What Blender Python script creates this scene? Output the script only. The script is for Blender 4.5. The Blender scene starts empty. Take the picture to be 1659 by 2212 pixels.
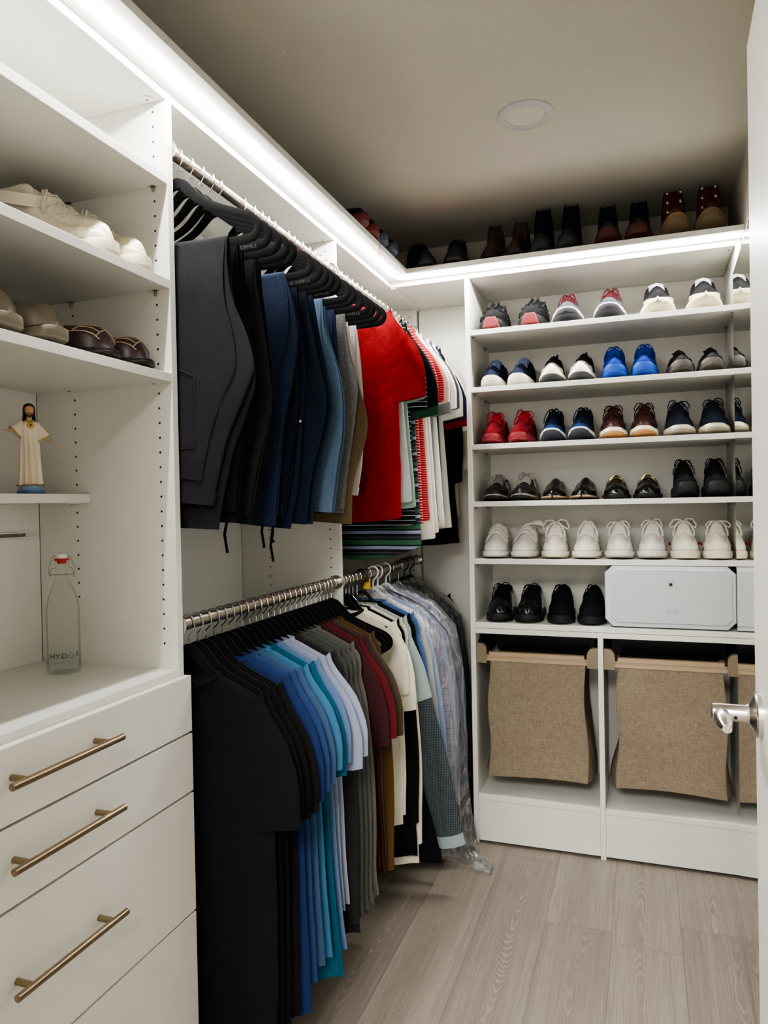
import bpy, math, random
from mathutils import Vector, Matrix, noise
C = bpy.context.scene.collection
PI = math.pi
def lerp(a, b, t): return a + (b - a) * t
def clamp(x, a=0.0, b=1.0): return max(a, min(b, x))
def smooth(t): t = clamp(t); return t * t * (3 - 2 * t)
def interp(tab, s):
    if s <= tab[0][0]: return tab[0][1]
    for (a, va), (b, vb) in zip(tab, tab[1:]):
        if s <= b: return lerp(va, vb, (s - a) / (b - a))
    return tab[-1][1]
def cinterp(tab, s):
    # smooth interpolation through the table (monotone-ish catmull)
    n = len(tab)
    if s <= tab[0][0]: return tab[0][1]
    if s >= tab[-1][0]: return tab[-1][1]
    for i in range(n - 1):
        if s <= tab[i + 1][0]:
            x0, y0 = tab[i]; x1, y1 = tab[i + 1]; h = x1 - x0
            m0 = (y1 - tab[i - 1][1]) / (x1 - tab[i - 1][0]) if i > 0 else (y1 - y0) / h
            m1 = (tab[i + 2][1] - y0) / (tab[i + 2][0] - x0) if i + 2 < n else (y1 - y0) / h
            t = (s - x0) / h
            return (2*t**3-3*t**2+1)*y0 + (t**3-2*t**2+t)*h*m0 + (-2*t**3+3*t**2)*y1 + (t**3-t**2)*h*m1

# ------------------------------------------------------------------ materials
_mats = {}
def srgb(c):
    if isinstance(c, str):
        c = c.lstrip('#'); c = c if len(c) == 6 else ''.join(q * 2 for q in c); c = [int(c[i:i + 2], 16) / 255 for i in (0, 2, 4)]
    return tuple(x / 12.92 if x <= .04045 else ((x + .055) / 1.055) ** 2.4 for x in c) + (1,)
class NT:
    def __init__(s, name):
        s.m = bpy.data.materials.new(name); s.m.use_nodes = True
        s.n = s.m.node_tree.nodes; s.l = s.m.node_tree.links
        s.b = s.n['Principled BSDF']
    def node(s, t, **kw):
        n = s.n.new(t)
        for k, v in kw.items(): setattr(n, k, v)
        return n
    def link(s, a, b): s.l.new(a, b)
    def math(s, op, a, b=None, c=None, cl=False):
        n = s.n.new('ShaderNodeMath'); n.operation = op; n.use_clamp = cl
        for i, v in enumerate((a, b, c)):
            if v is None: continue
            if isinstance(v, (int, float)): n.inputs[i].default_value = v
            else: s.l.new(v, n.inputs[i])
        return n.outputs[0]
    def mix(s, f, a, b):
        n = s.n.new('ShaderNodeMix'); n.data_type = 'RGBA'
        for i, v in ((0, f), (6, a), (7, b)):
            if isinstance(v, (int, float, tuple)): n.inputs[i].default_value = v
            else: s.l.new(v, n.inputs[i])
        return n.outputs[2]
    def noise(s, scale, vec=None, detail=3, rough=.5, dist=0):
        n = s.n.new('ShaderNodeTexNoise'); n.inputs['Scale'].default_value = scale
        n.inputs['Detail'].default_value = detail; n.inputs['Roughness'].default_value = rough
        n.inputs['Distortion'].default_value = dist
        if vec is not None: s.l.new(vec, n.inputs['Vector'])
        return n.outputs['Fac']
    def mapv(s, vec, scale=(1, 1, 1), loc=(0, 0, 0)):
        n = s.n.new('ShaderNodeMapping'); s.l.new(vec, n.inputs[0])
        n.inputs['Scale'].default_value = scale; n.inputs['Location'].default_value = loc
        return n.outputs[0]
    def obj(s): return s.n.new('ShaderNodeTexCoord').outputs['Object']
    def bump(s, h, strength=.2, dist=.002):
        n = s.n.new('ShaderNodeBump'); n.inputs['Strength'].default_value = strength
        n.inputs['Distance'].default_value = dist; s.l.new(h, n.inputs['Height'])
        s.l.new(n.outputs[0], s.b.inputs['Normal'])
    def set(s, **kw):
        for k, v in kw.items(): s.b.inputs[k.replace('_', ' ')].default_value = v
def mat(name, col, rough=.5, metal=0.0, var=.06, vscale=30, bump=0, bscale=200, spec=.5, bdist=.001, coat=0, sheen=0):
    key = name
    if key in _mats: return _mats[key]
    t = NT(name); c = srgb(col)
    o = t.obj()
    f = t.noise(vscale, o)
    lo = tuple(x * (1 - var) for x in c[:3]) + (1,); hi = tuple(min(1, x * (1 + var)) for x in c[:3]) + (1,)
    t.link(t.mix(f, lo, hi), t.b.inputs['Base Color'])
    t.set(Roughness=rough, Metallic=metal)
    t.b.inputs['Specular IOR Level'].default_value = spec
    if coat: t.b.inputs['Coat Weight'].default_value = coat
    if sheen:
        t.b.inputs['Sheen Weight'].default_value = sheen; t.b.inputs['Sheen Roughness'].default_value = .6
    if bump: t.bump(t.noise(bscale, o, 4), bump, bdist)
    _mats[key] = t.m
    return t.m
def fabric(name, col, kind='plain', col2=None, rough=.9, var=.12, wrinkle=.36):
    """cloth: fine weave bump, soft large-scale variation; kinds plain, heather, denim, stripe, mesh, linen"""
    if name in _mats: return _mats[name]
    t = NT(name); c = srgb(col); o = t.obj()
    big = t.noise(9, o, 3); fine = t.noise(900, t.mapv(o, (1, 1, .35)), 2)
    lo = tuple(x * (1 - var) for x in c[:3]) + (1,); hi = tuple(min(1, x * (1 + var)) for x in c[:3]) + (1,)
    base = t.mix(big, lo, hi)
    if kind == 'heather':
        h = t.noise(420, t.mapv(o, (1.6, 1.6, .55)), 4, .7)
        h = t.math('MULTIPLY_ADD', h, 3.2, -1.1, True)
        base = t.mix(h, base, srgb(col2))
    elif kind == 'denim':
        h = t.noise(700, t.mapv(o, (1, 1, .12)), 3, .7)
        h = t.math('MULTIPLY_ADD', h, 2.6, -.9, True)
        g = t.noise(5, o, 3)
        g = t.math('MULTIPLY_ADD', g, 2.2, -.6, True)
        base = t.mix(t.math('MULTIPLY', h, .55), base, srgb(col2)); base = t.mix(t.math('MULTIPLY', g, .35), base, srgb(col2))
    elif kind.startswith('stripe'):
        per, duty = [float(x) for x in kind.split(':')[1:3]]
        sp = t.node('ShaderNodeSeparateXYZ'); t.link(o, sp.inputs[0])
        fr = t.math('FRACT', t.math('DIVIDE', sp.outputs['Z'], per))
        base = t.mix(t.math('LESS_THAN', fr, duty), base, srgb(col2))
    elif kind == 'mesh':
        sp = t.node('ShaderNodeSeparateXYZ'); t.link(o, sp.inputs[0])
        a = t.math('ADD', sp.outputs['X'], sp.outputs['Z']); b = t.math('SUBTRACT', sp.outputs['X'], sp.outputs['Z'])
        w = t.math('MULTIPLY', t.math('SINE', t.math('MULTIPLY', a, 560)), t.math('SINE', t.math('MULTIPLY', b, 560)))
        base = t.mix(t.math('GREATER_THAN', w, .1), base, srgb(col2))
    elif kind == 'linen':
        a = t.noise(430, t.mapv(o, (.1, 1, 1)), 3, .65); b = t.noise(430, t.mapv(o, (1, 1, .1)), 3, .65)
        h = t.math('MULTIPLY_ADD', t.math('ADD', a, b), 2.4, -1.9, True)
        base = t.mix(h, base, srgb(col2)); fine = h
    elif kind == 'plaid':
        sp = t.node('ShaderNodeSeparateXYZ'); t.link(o, sp.inputs[0])
        fa = t.math('LESS_THAN', t.math('FRACT', t.math('DIVIDE', sp.outputs['Z'], .022)), .13)
        fb = t.math('LESS_THAN', t.math('FRACT', t.math('DIVIDE', sp.outputs['X'], .018)), .13)
        base = t.mix(t.math('MAXIMUM', fa, fb), base, srgb(col2))
    t.link(base, t.b.inputs['Base Color'])
    t.set(Roughness=rough); t.b.inputs['Specular IOR Level'].default_value = .15
    t.b.inputs['Sheen Weight'].default_value = 0; t.b.inputs['Sheen Roughness'].default_value = .5
    b1 = t.n.new('ShaderNodeBump'); b1.inputs['Strength'].default_value = .25; b1.inputs['Distance'].default_value = .0006; t.link(fine, b1.inputs['Height'])
    wr = t.noise(11, t.mapv(o, (1, 1, .34)), 2, .5, .6); wr2 = t.noise(34, t.mapv(o, (1, 1, .7)), 2, .5, .6)
    b2 = t.n.new('ShaderNodeBump'); b2.inputs['Strength'].default_value = wrinkle; b2.inputs['Distance'].default_value = .02
    t.link(t.math('ADD', wr, t.math('MULTIPLY', wr2, .3)), b2.inputs['Height']); t.link(b1.outputs[0], b2.inputs['Normal']); t.link(b2.outputs[0], t.b.inputs['Normal'])
    _mats[name] = t.m
    return t.m

# ------------------------------------------------------------------ mesh building
class MB:
    def __init__(s): s.v = []; s.f = []
    def add(s, vs, fs):
        k = len(s.v); s.v += [tuple(v) for v in vs]; s.f += [tuple(i + k for i in f) for f in fs]; return s
    def box(s, x0, x1, y0, y1, z0, z1):
        v = [(x, y, z) for x in (x0, x1) for y in (y0, y1) for z in (z0, z1)]
        return s.add(v, [(0, 1, 3, 2), (4, 6, 7, 5), (0, 4, 5, 1), (2, 3, 7, 6), (0, 2, 6, 4), (1, 5, 7, 3)])
    def loft(s, rings, cap0=True, cap1=True, closed=True):
        n = len(rings[0]); vs = [p for r in rings for p in r]; fs = []
        for i in range(len(rings) - 1):
            for j in range(n if closed else n - 1):
                a, b = i * n + j, i * n + (j + 1) % n
                fs.append((a, b, b + n, a + n))
        if cap0: fs.append(tuple(range(n - 1, -1, -1)))
        if cap1: fs.append(tuple(range((len(rings) - 1) * n, len(rings) * n)))
        return s.add(vs, fs)
    def tube(s, pts, r, n=8, closed=False, flat=None):
        """round (or flat=(ru,rv)) tube along a polyline"""
        pts = [Vector(p) for p in pts]; m = len(pts); rings = []; up = None
        for i, p in enumerate(pts):
            a = pts[i - 1] if (i > 0 or closed) else p; b = pts[(i + 1) % m] if (i < m - 1 or closed) else p
            d = (b - a).normalized()
            if up is None:
                up = Vector((0, 0, 1)) if abs(d.z) < .9 else Vector((0, 1, 0))
            u = (up - d * up.dot(d))
            u = u.normalized() if u.length > 1e-6 else d.orthogonal().normalized()
            up = u; w = d.cross(u)
            ri = r[i] if isinstance(r, (list, tuple)) else r
            rings.append([p + u * ri * math.cos(2 * PI * k / n) + w * ri * math.sin(2 * PI * k / n) for k in range(n)])
        if closed:
            rings.append(rings[0]); return s.loft(rings, False, False)
        return s.loft(rings)
    def revolve(s, prof, n=32, c=(0, 0)):
        rings = [[(c[0] + r * math.cos(2 * PI * k / n), c[1] + r * math.sin(2 * PI * k / n), z) for k in range(n)] for r, z in prof]
        return s.loft(rings)
    def prism(s, poly, a0, a1, axis='y'):
        """extrude a 2-D polygon; axis y: poly in xz"""
        def P(p, a): return (p[0], a, p[1]) if axis == 'y' else (a, p[0], p[1]) if axis == 'x' else (p[0], p[1], a)
        return s.loft([[P(p, a0) for p in poly], [P(p, a1) for p in poly]])
    def blob(s, c, r, n=12, m=8):
        rings = []
        for i in range(m + 1):
            a = PI * clamp(i / m, .02, .98)
            rings.append([(c[0] + r[0] * math.sin(a) * math.cos(2 * PI * k / n), c[1] + r[1] * math.sin(a) * math.sin(2 * PI * k / n), c[2] - r[2] * math.cos(a)) for k in range(n)])
        return s.loft(rings)
    def xf(s, M): s.v = [tuple(M @ Vector(v)) for v in s.v]; return s
    def build(s, name, m, parent=None, sm=True, sub=0, bev=0, solid=0, label=None, angle=40):
        me = bpy.data.meshes.new(name); me.from_pydata(s.v, [], s.f); me.update()
        import bmesh
        bm = bmesh.new(); bm.from_mesh(me); bmesh.ops.recalc_face_normals(bm, faces=bm.faces); bm.to_mesh(me); bm.free()
        if m: me.materials.append(m)
        if sm:
            me.polygons.foreach_set('use_smooth', [True] * len(me.polygons))
            if angle: me.set_sharp_from_angle(angle=math.radians(angle))
        o = bpy.data.objects.new(name, me); C.objects.link(o)
        if parent: o.parent = parent
        if solid: q = o.modifiers.new('t', 'SOLIDIFY'); q.thickness = solid; q.offset = 0
        if bev: q = o.modifiers.new('b', 'BEVEL'); q.width = bev; q.segments = 2; q.limit_method = 'ANGLE'
        if sub: q = o.modifiers.new('s', 'SUBSURF'); q.levels = sub; q.render_levels = sub
        if label: o['label'] = label
        return o
def tag(o, label=None, cat=None, group=None, kind=None):
    if label: o['label'] = label
    if cat: o['category'] = cat
    if group: o['group'] = group
    if kind: o['kind'] = kind
    return o
def thing(name, label, cat, loc=(0, 0, 0), rz=0, group=None):
    o = bpy.data.objects.new(name, None); C.objects.link(o); o.empty_display_size = .05
    o.location = loc; o.rotation_euler = (0, 0, rz)
    return tag(o, label, cat, group)
def kids(o): return [c for c in bpy.data.objects if c.parent == o]
def copy_tree(o, loc=None, label=None, rz=None, parent=None):
    c = o.copy(); C.objects.link(c)
    if parent: c.parent = parent
    if loc is not None: c.location = loc
    if rz is not None: c.rotation_euler = (0, 0, rz)
    if label: c['label'] = label
    for ch in kids(o): copy_tree(ch, parent=c)
    return c
def text_mesh(s, size, name='lettering', ext=.0004, bold=0, spacing=1.0):
    cu = bpy.data.curves.new(name, 'FONT'); cu.body = s; cu.size = size; cu.extrude = ext; cu.offset = bold
    cu.align_x = 'CENTER'; cu.align_y = 'CENTER'; cu.space_character = spacing; cu.resolution_u = 4
    o = bpy.data.objects.new(name, cu); C.objects.link(o)
    bpy.context.view_layer.update()
    me = bpy.data.meshes.new_from_object(o.evaluated_get(bpy.context.evaluated_depsgraph_get()))
    bpy.data.objects.remove(o)
    v = [tuple(x.co) for x in me.vertices]; f = [tuple(p.vertices) for p in me.polygons]
    b = MB(); b.add(v, f); return b
LED_E, FILL_E, FRONT_FILL_E, EXPO, VT, LOOK = 116.0, 80.0, 15.0, 1.72, 'AgX', 'AgX - Medium High Contrast'
# ------------------------------------------------------------------ measured planes (metres; camera stands at x=0, y=0)
XF, XL = -.9514, -1.3255          # front edges / back panel of the left-hand units
Y1, Y2, Y3 = 1.3311, 2.2373, 3.170  # near faces of the three upright panels
YB, YW = 2.8171, 3.1892           # front edges / back panel of the shoe unit
T = .019
ZT = 2.2265                       # underside of the unit tops
ZK = ZT + T                       # underside of the crown shelf
XC, YC = -.8536, 2.7222           # front faces of the crown shelf
XB1, XB2, XBR = -.646, -.1636, .3186
XR, ZC = .3395, 2.505             # right wall, ceiling
XRod, ZRU, ZRL = -.967, 2.130, 1.090

# ---- surfaces
def melamine(name='white melamine', holes=None):
    t = NT(name); o = t.obj()
    g = t.node('ShaderNodeNewGeometry')
    f = t.noise(14, g.outputs['Position'], 4)
    base = t.mix(f, srgb('#cfcec7'), srgb('#d6d5ce'))
    if holes:
        xs, z0 = holes
        sp = t.node('ShaderNodeSeparateXYZ'); t.link(g.outputs['Position'], sp.inputs[0])
        dz = t.math('MULTIPLY', t.math('SUBTRACT', t.math('FRACT', t.math('ADD', t.math('DIVIDE', t.math('SUBTRACT', sp.outputs['Z'], z0), .032), 100.5)), .5), .032)
        dz2 = t.math('MULTIPLY', dz, dz); tot = None
        for x, ax, zmin in xs:
            dx = t.math('SUBTRACT', sp.outputs[ax], x)
            d = t.math('SQRT', t.math('ADD', t.math('MULTIPLY', dx, dx), dz2))
            h = t.math('MULTIPLY', t.math('LESS_THAN', d, .0027), t.math('GREATER_THAN', sp.outputs['Z'], zmin))
            tot = h if tot is None else t.math('MAXIMUM', tot, h)
        base = t.mix(tot, base, (.012, .01, .008, 1))
    t.link(base, t.b.inputs['Base Color']); t.set(Roughness=.38)
    t.bump(t.noise(380, o, 3), .04, .0005)
    return t.m
MW = melamine()
MH1 = melamine('white melamine with shelf pin holes', ([(-.986, 'X', 1.03), (-1.2148, 'X', 1.14)], 1.5981))
MH2 = melamine('white melamine with pin holes', ([(-.986, 'X', .2), (-1.2148, 'X', .2)], 1.2346))
MHY = melamine('white melamine with fine pin holes', ([(YB + .037, 'Y', .2), (YB + .262, 'Y', .2)], 1.5981))
M_wall = mat('matte wall paint', '#cfcbc2', .85, var=.02, vscale=4, bump=.05, bscale=300)
M_ceil = mat('matte ceiling paint', '#c9c5ba', .9, var=.02, vscale=3, bump=.05, bscale=300)
M_door = mat('satin white door paint', '#dedbd6', .35, var=.01, bump=.03, bscale=120)
M_gap = mat('dark screw', '#1a1816', .9)  # near-black colour of the set screw
M_rod = mat('brushed nickel rod', '#b7ab9c', .28, 1.0, var=.05)
M_chrome = mat('chrome wire', '#d8d8d8', .12, 1.0, var=.02)
M_nick = mat('satin nickel', '#c9c4bc', .24, 1.0, var=.03)
M_brass = mat('champagne bronze', '#94836a', .3, 1.0, var=.05, vscale=60)
M_clip = mat('clear shelf clip', '#8f8a80', .2, .6)
def floor_mat():
    t = NT('grey oak laminate'); o = t.obj()
    sp = t.node('ShaderNodeSeparateXYZ'); t.link(o, sp.inputs[0])
    pw = .2035
    u = t.math('DIVIDE', t.math('ADD', sp.outputs['X'], .515 + pw * 20), pw)
    idx = t.math('FLOOR', u); fu = t.math('FRACT', u)
    wn = t.node('ShaderNodeTexWhiteNoise'); wn.noise_dimensions = '1D'; t.link(idx, wn.inputs['W'])
    off = t.math('MULTIPLY', wn.outputs['Value'], 1.3)
    # end joints seen at y = 1.98, 2.68, 2.11 are one per plank row
    v = t.math('DIVIDE', t.math('ADD', sp.outputs['Y'], off), 1.38)
    vi = t.math('FLOOR', v); fv = t.math('FRACT', v)
    wn2 = t.node('ShaderNodeTexWhiteNoise'); wn2.noise_dimensions = '2D'
    cb = t.node('ShaderNodeCombineXYZ'); t.link(idx, cb.inputs[0]); t.link(vi, cb.inputs[1]); t.link(cb.outputs[0], wn2.inputs['Vector'])
    rnd = wn2.outputs['Value']
    # grain space: shifted per plank
    cs = t.node('ShaderNodeCombineXYZ')
    t.link(t.math('ADD', t.math('SUBTRACT', fu, .5), t.math('MULTIPLY', t.math('SUBTRACT', rnd, .5), .5)), cs.inputs[0])
    t.link(t.math('ADD', sp.outputs['Y'], t.math('MULTIPLY', rnd, 37.0)), cs.inputs[1]); t.link(t.math('MULTIPLY', rnd, 11.0), cs.inputs[2])
    g = cs.outputs[0]
    # cathedral figure: stacked arches, i.e. contour lines of a field that is parabolic across the board
    sg = t.math('SUBTRACT', t.math('MULTIPLY', t.math('GREATER_THAN', rnd, .5), 2.0), 1.0)
    uu = t.math('ADD', t.math('SUBTRACT', fu, .5), t.math('MULTIPLY', t.math('SUBTRACT', rnd, .5), .35))
    uu = t.math('ADD', uu, t.math('MULTIPLY', t.math('SUBTRACT', t.noise(1.0, t.mapv(g, (.6, 2.2, 1)), 1, .4), .5), .30))
    slow = t.noise(1.0, t.mapv(g, (1.2, 1.5, 1)), 2, .5)
    wob = t.noise(1.0, t.mapv(g, (16, 46, 1)), 2, .6)
    ph = t.math('ADD', t.math('MULTIPLY', t.math('MULTIPLY', sp.outputs['Y'], sg), 16.0), t.math('MULTIPLY', t.math('MULTIPLY', uu, uu), 150.0))
    ph = t.math('ADD', ph, t.math('ADD', t.math('MULTIPLY', slow, 24.0), t.math('MULTIPLY', wob, .5)))
    rings = t.math('FRACT', ph)
    line = t.math('SUBTRACT', 1.0, t.math('MULTIPLY', t.math('ABSOLUTE', t.math('SUBTRACT', rings, .5)), 2.0))
    line = t.math('POWER', line, 3.5)
    near = t.math('SUBTRACT', 1.0, t.math('MULTIPLY', t.math('ABSOLUTE', uu), 3.2), None, True)
    band = t.noise(1.0, t.mapv(g, (1.2, 1.1, 1), (7, 3, 2)), 2, .5)
    line = t.math('MULTIPLY', t.math('MULTIPLY', line, t.math('MULTIPLY_ADD', near, .85, .15)), t.math('MULTIPLY_ADD', band, 4.0, -1.6, True))
    pores = t.noise(1.0, t.mapv(g, (80, 7, 1)), 3, .65)
    streak = t.noise(1.0, t.mapv(g, (9, .9, 1), (2, 5, 1)), 3, .6)
    pp = t.math('MULTIPLY_ADD', pores, 2.6, -.95, True)
    base = t.mix(t.math('MULTIPLY_ADD', streak, 2.0, -.55, True), srgb('#7f766c'), srgb('#9b9187'))
    base = t.mix(t.math('MULTIPLY', near, .35), base, srgb('#6f665b'))
    base = t.mix(t.math('MULTIPLY', pp, .8), base, srgb('#6b6156'))
    base = t.mix(t.math('MULTIPLY', line, .72), base, srgb('#b3a998'))
    tone = t.math('MULTIPLY_ADD', rnd, .20, .76)
    cm = t.node('ShaderNodeMix', data_type='RGBA', blend_type='MULTIPLY'); cm.inputs[0].default_value = 1
    cc = t.node('ShaderNodeCombineColor')
    for i in range(3): t.link(tone, cc.inputs[i])
    t.link(base, cm.inputs[6]); t.link(cc.outputs[0], cm.inputs[7])
    du = t.math('MULTIPLY', t.math('MINIMUM', fu, t.math('SUBTRACT', 1.0, fu)), pw)
    dv = t.math('MULTIPLY', t.math('MINIMUM', fv, t.math('SUBTRACT', 1.0, fv)), 1.38)
    seam = t.math('LESS_THAN', t.math('MINIMUM', du, dv), .0011)
    fin = t.mix(t.math('MULTIPLY', seam, .6), cm.outputs[2], srgb('#4a4038'))
    t.link(fin, t.b.inputs['Base Color']); t.set(Roughness=.46)
    hh = t.math('SUBTRACT', t.math('MULTIPLY', pores, .5), t.math('MULTIPLY', seam, 1.5))
    t.bump(hh, .25, .001)
    return t.m
def struct(name, mb, m, **kw):
    o = mb.build(name, m, sm=False, **kw); o['kind'] = 'structure'; return o
struct('floor', MB().box(-2.2, 2.0, -3.0, 3.4, -.06, 0), floor_mat())
struct('ceiling', MB().box(-2.2, 2.0, -3.0, 3.4, ZC, ZC + .06), M_ceil)
struct('wall_left', MB().box(XL - .12, XL - .005, .35, 3.3, 0, ZC), M_wall)
struct('wall_back', MB().box(XL - .12, XR + .12, YW + .019, YW + .14, 0, ZC), M_wall)
struct('wall_right', MB().box(XR, XR + .12, .35, YW + .019, 0, ZC), M_wall)
wf = MB().box(XL - .12, -.64, .35, .47, 0, ZC).box(.15, XR + .12, .35, .47, 0, ZC).box(-.64, .15, .35, .47, 2.05, ZC)
struct('wall_front', wf, M_wall)
# bedroom the photograph is taken from (behind the camera)
struct('wall_bedroom_left', MB().box(-2.2, -2.1, -3.0, .35, 0, ZC), M_wall)
struct('wall_bedroom_right', MB().box(1.9, 2.0, -3.0, .35, 0, ZC), M_wall)
struct('wall_bedroom_rear', MB().box(-2.2, 2.0, -3.0, -2.9, 0, ZC), M_wall)

# ---- door leaf, folded back against the right-hand side
dv = Vector((.1589 - .138, 1.2316 - .47)).normalized()
ang = math.atan2(-dv.x, dv.y)
door = MB().box(0, .036, 0, .762, .012, 2.03).build('door_1', M_door, sm=False, bev=.0015)
door.location = (.138, .47, 0); door.rotation_euler = (0, 0, ang); door['kind'] = 'structure'
# lever handle near the free edge: rosette, neck, lever pointing back toward the hinge
hz, hy = 1.035, .762 - .068
def cylx(mb, prof, y, z, n=28):
    rings = [[(x, y + r * math.cos(2 * PI * k / n), z + r * math.sin(2 * PI * k / n)) for k in range(n)] for x, r in prof]
    return mb.loft(rings)
ro = cylx(MB(), [(0, .0325), (-.006, .0325), (-.0085, .0305), (-.012, .021), (-.016, .0145), (-.019, .0135)], hy, hz).build('door_handle', M_nick, door, angle=30)
nk = cylx(MB(), [(-.018, .0125), (-.058, .0125), (-.064, .0115), (-.066, .008)], hy, hz).build('neck', M_nick, ro, angle=30)
lv = []
for i in range(15):
    s = i / 14; y = lerp(hy + .006, hy - .060, s); cz = hz + .001 - .009 * s; cx = -.0525 + .004 * s * s
    a, b = lerp(.0125, .0115, s), lerp(.0125, .0098, s)
    k0 = math.sin(PI * clamp(s, .06, .94)) ** .35
    lv.append([(cx + a * k0 * math.cos(2 * PI * k / 16), y, cz + b * k0 * math.sin(2 * PI * k / 16)) for k in range(16)])
MB().loft(lv).build('lever', M_nick, ro)
cylx(MB(), [(0, .0028), (.0006, .0026)], 0, 0, 12).xf(Matrix.Translation((-.034, hy - .0122, hz - .004)) @ Matrix.Rotation(-PI / 2, 4, 'Z')).build('set_screw', M_gap, ro)
MB().box(.006, .030, .7605, .7635, hz - .03, hz + .03).build('latch_plate', M_nick, door, sm=False)

# ---- tall mirror on the right wall
ma = math.atan2(-.0145, .505)
mir = thing('wall_mirror', 'tall frameless mirror with a polished edge on the right wall beside the shoe shelves', 'mirror', (.2673, 2.43, 0), ma)
tm = NT('silvered mirror'); tm.set(Metallic=1.0, Roughness=.015); tm.b.inputs['Base Color'].default_value = (.80, .84, .80, 1)
mz0, mz1 = .012, 2.021
MB().box(.0002, .0055, -1.06, 0, mz0, mz1).build('glass', mat('mirror glass edge', '#9fb0a6', .12, .3), mir, sm=False)
MB().box(-.0003, .0001, -1.06, -.0012, mz0 + .001, mz1 - .001).build('silvered_face', tm.m, mir, sm=False)
MB().box(.0056, .046, -1.04, -.05, mz0 + .03, mz1 - .04).build('backing_frame', mat('mirror backing', '#6d665c', .7), mir, sm=False)

# ---- recessed ceiling downlight
dl = thing('ceiling_downlight', 'round white recessed downlight, switched off, in the ceiling', 'ceiling light', (-.313, 2.215, ZC))
dlo = MB().revolve([(.083, 0), (.0835, -.003), (.081, -.0055), (.064, -.0075), (.0605, -.0072), (.0585, -.003), (.0585, 0)], 48)
dlo.build('trim_ring', mat('downlight trim', '#c9c5c6', .4), dl)
MB().revolve([(.0588, -.0028), (.03, -.0034), (.002, -.0036)], 48).build('diffuser', mat('frosted diffuser', '#d6d2c8', .5), dl)
# ------------------------------------------------------------------ closet units
E_ = .0008
def unit(name, label, cat='closet cabinet'):
    return thing(name, label, cat)
def part(par, name, m, *b, bev=.0008, label=None):
    mb = MB()
    for q in b: mb.box(*q)
    return mb.build(name, m, par, sm=False, bev=bev, label=label)
def clip(par, x, y, z, ax):
    # little metal shelf pin seen under the shelf ends
    mb = MB().blob((x, y, z - .006), (.004, .004, .007), 8, 6)
    mb.box(x - .006, x + .006, y - .006, y + .006, z - .0015, z - .0002)
    return mb.build('shelf_pin', M_clip, par)
G = .0006
# bookcase with drawers
bk = unit('bookcase_cabinet', 'white open-shelf bookcase above a bank of drawers at the left')
part(bk, 'side_panel', MW, (XL, XF, .56, .579, 0, ZK))
part(bk, 'side_panel', MH1, (XL, XF, Y1, Y1 + T, 0, ZK))
part(bk, 'back_panel', MW, (XL - .004, XL, .58, Y1 - .001, .06, ZT))
part(bk, 'top_panel', MW, (XL, XF, .579 + G, Y1 - G, ZT, ZK - .0012))
for z0, z1, nm in ((2.0445, 2.0645, 1), (1.8205, 1.8402, 2), (1.6200, 1.6390, 3)):
    sh = part(bk, 'shelf', MW, (XL + G, XF - .0005, .579 + G, Y1 - G, z0, z1))
    if nm < 3:
        clip(sh, -.986, Y1 - .004, z0, 0); clip(sh, -1.2148, Y1 - .004, z0, 0)
part(bk, 'ledge_shelf', MW, (XL + G, -1.177, .579 + G, Y1 - G, 1.3645, 1.3840), label='narrow half-depth shelf at the back')
part(bk, 'deck', MW, (XL + G, XF + .0, .579 + G, Y1 - G, .9800, .9990))
part(bk, 'toe_kick', MW, (XF - .03, XF - .012, .58, Y1 - G, 0, .085))
# wall cleat with slot, seen at the back under the narrow shelf
cl = MB().box(XL, XL + .006, .60, 1.292, 1.2985, 1.3005).box(XL, XL + .012, .60, 1.312, 1.2885, 1.2905).box(XL, XL + .002, .60, 1.277, 1.262, 1.2885)
cl.build('cleat_rail', MW, bk, sm=False)
MB().box(XL, XL + .002, .60, 1.287, 1.2906, 1.2984).build('rail_slot', mat('slot shadow', '#6b675f', .6), bk, sm=False)
MB().box(XL, XL + .004, 1.262, 1.276, 1.2915, 1.2975).build('rail_screw', M_clip, bk, sm=False)
def cam_cover(par, x, y, z):
    c = MB().revolve([(.013, z - .0003), (.0128, z - .002), (.004, z - .0028), (.0005, z - .0028)], 20, (x, y)).build('cam_cover', MW, par)
    MB().box(x - .004, x + .003, y - .002, y + .002, z - .0036, z - .0027).build('cam_screw', M_clip, c, sm=False)
for x in (-.986, -1.2148):
    cam_cover(bk, x, Y1 - .016, 1.6200); cam_cover(bk, x, Y1 - .016, 1.3645) if x < -1.2 else cam_cover(bk, x, Y1 - .016, ZT)
# drawers with bar pulls
XD = XF + .0185
def bar_handle(par, y0, y1, z):
    out = .034; r = .0062
    h = MB().tube([(XD + out, y0 - .032, z), (XD + out, y1 + .034, z)], r, 20).build('handle', M_brass, par, angle=50, label='champagne bronze bar pull')
    for y in (y0, y1): MB().tube([(XD + .0004, y, z), (XD + out, y, z)], .0055, 14).build('post', M_brass, h, angle=50)
for k, (z0, z1, hz_) in enumerate(((.8620, .9835, .9335), (.7320, .8575, .8045), (.4705, .7275, .6130), (.0950, .4660, .31))):
    d = part(bk, 'drawer', MW, (XF + .0015, XD, .562, Y1 + T - .0005, z0, z1), bev=.0012, label=('top drawer', 'second drawer', 'third, taller drawer', 'bottom, tallest drawer')[k])
    MB().box(XL + .03, XF + .0012, .60, Y1 - .02, z0 + .012, z1 - .03).build('drawer_box', MW, d, sm=False)
    bar_handle(d, .8685, 1.0515, hz_)
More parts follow.
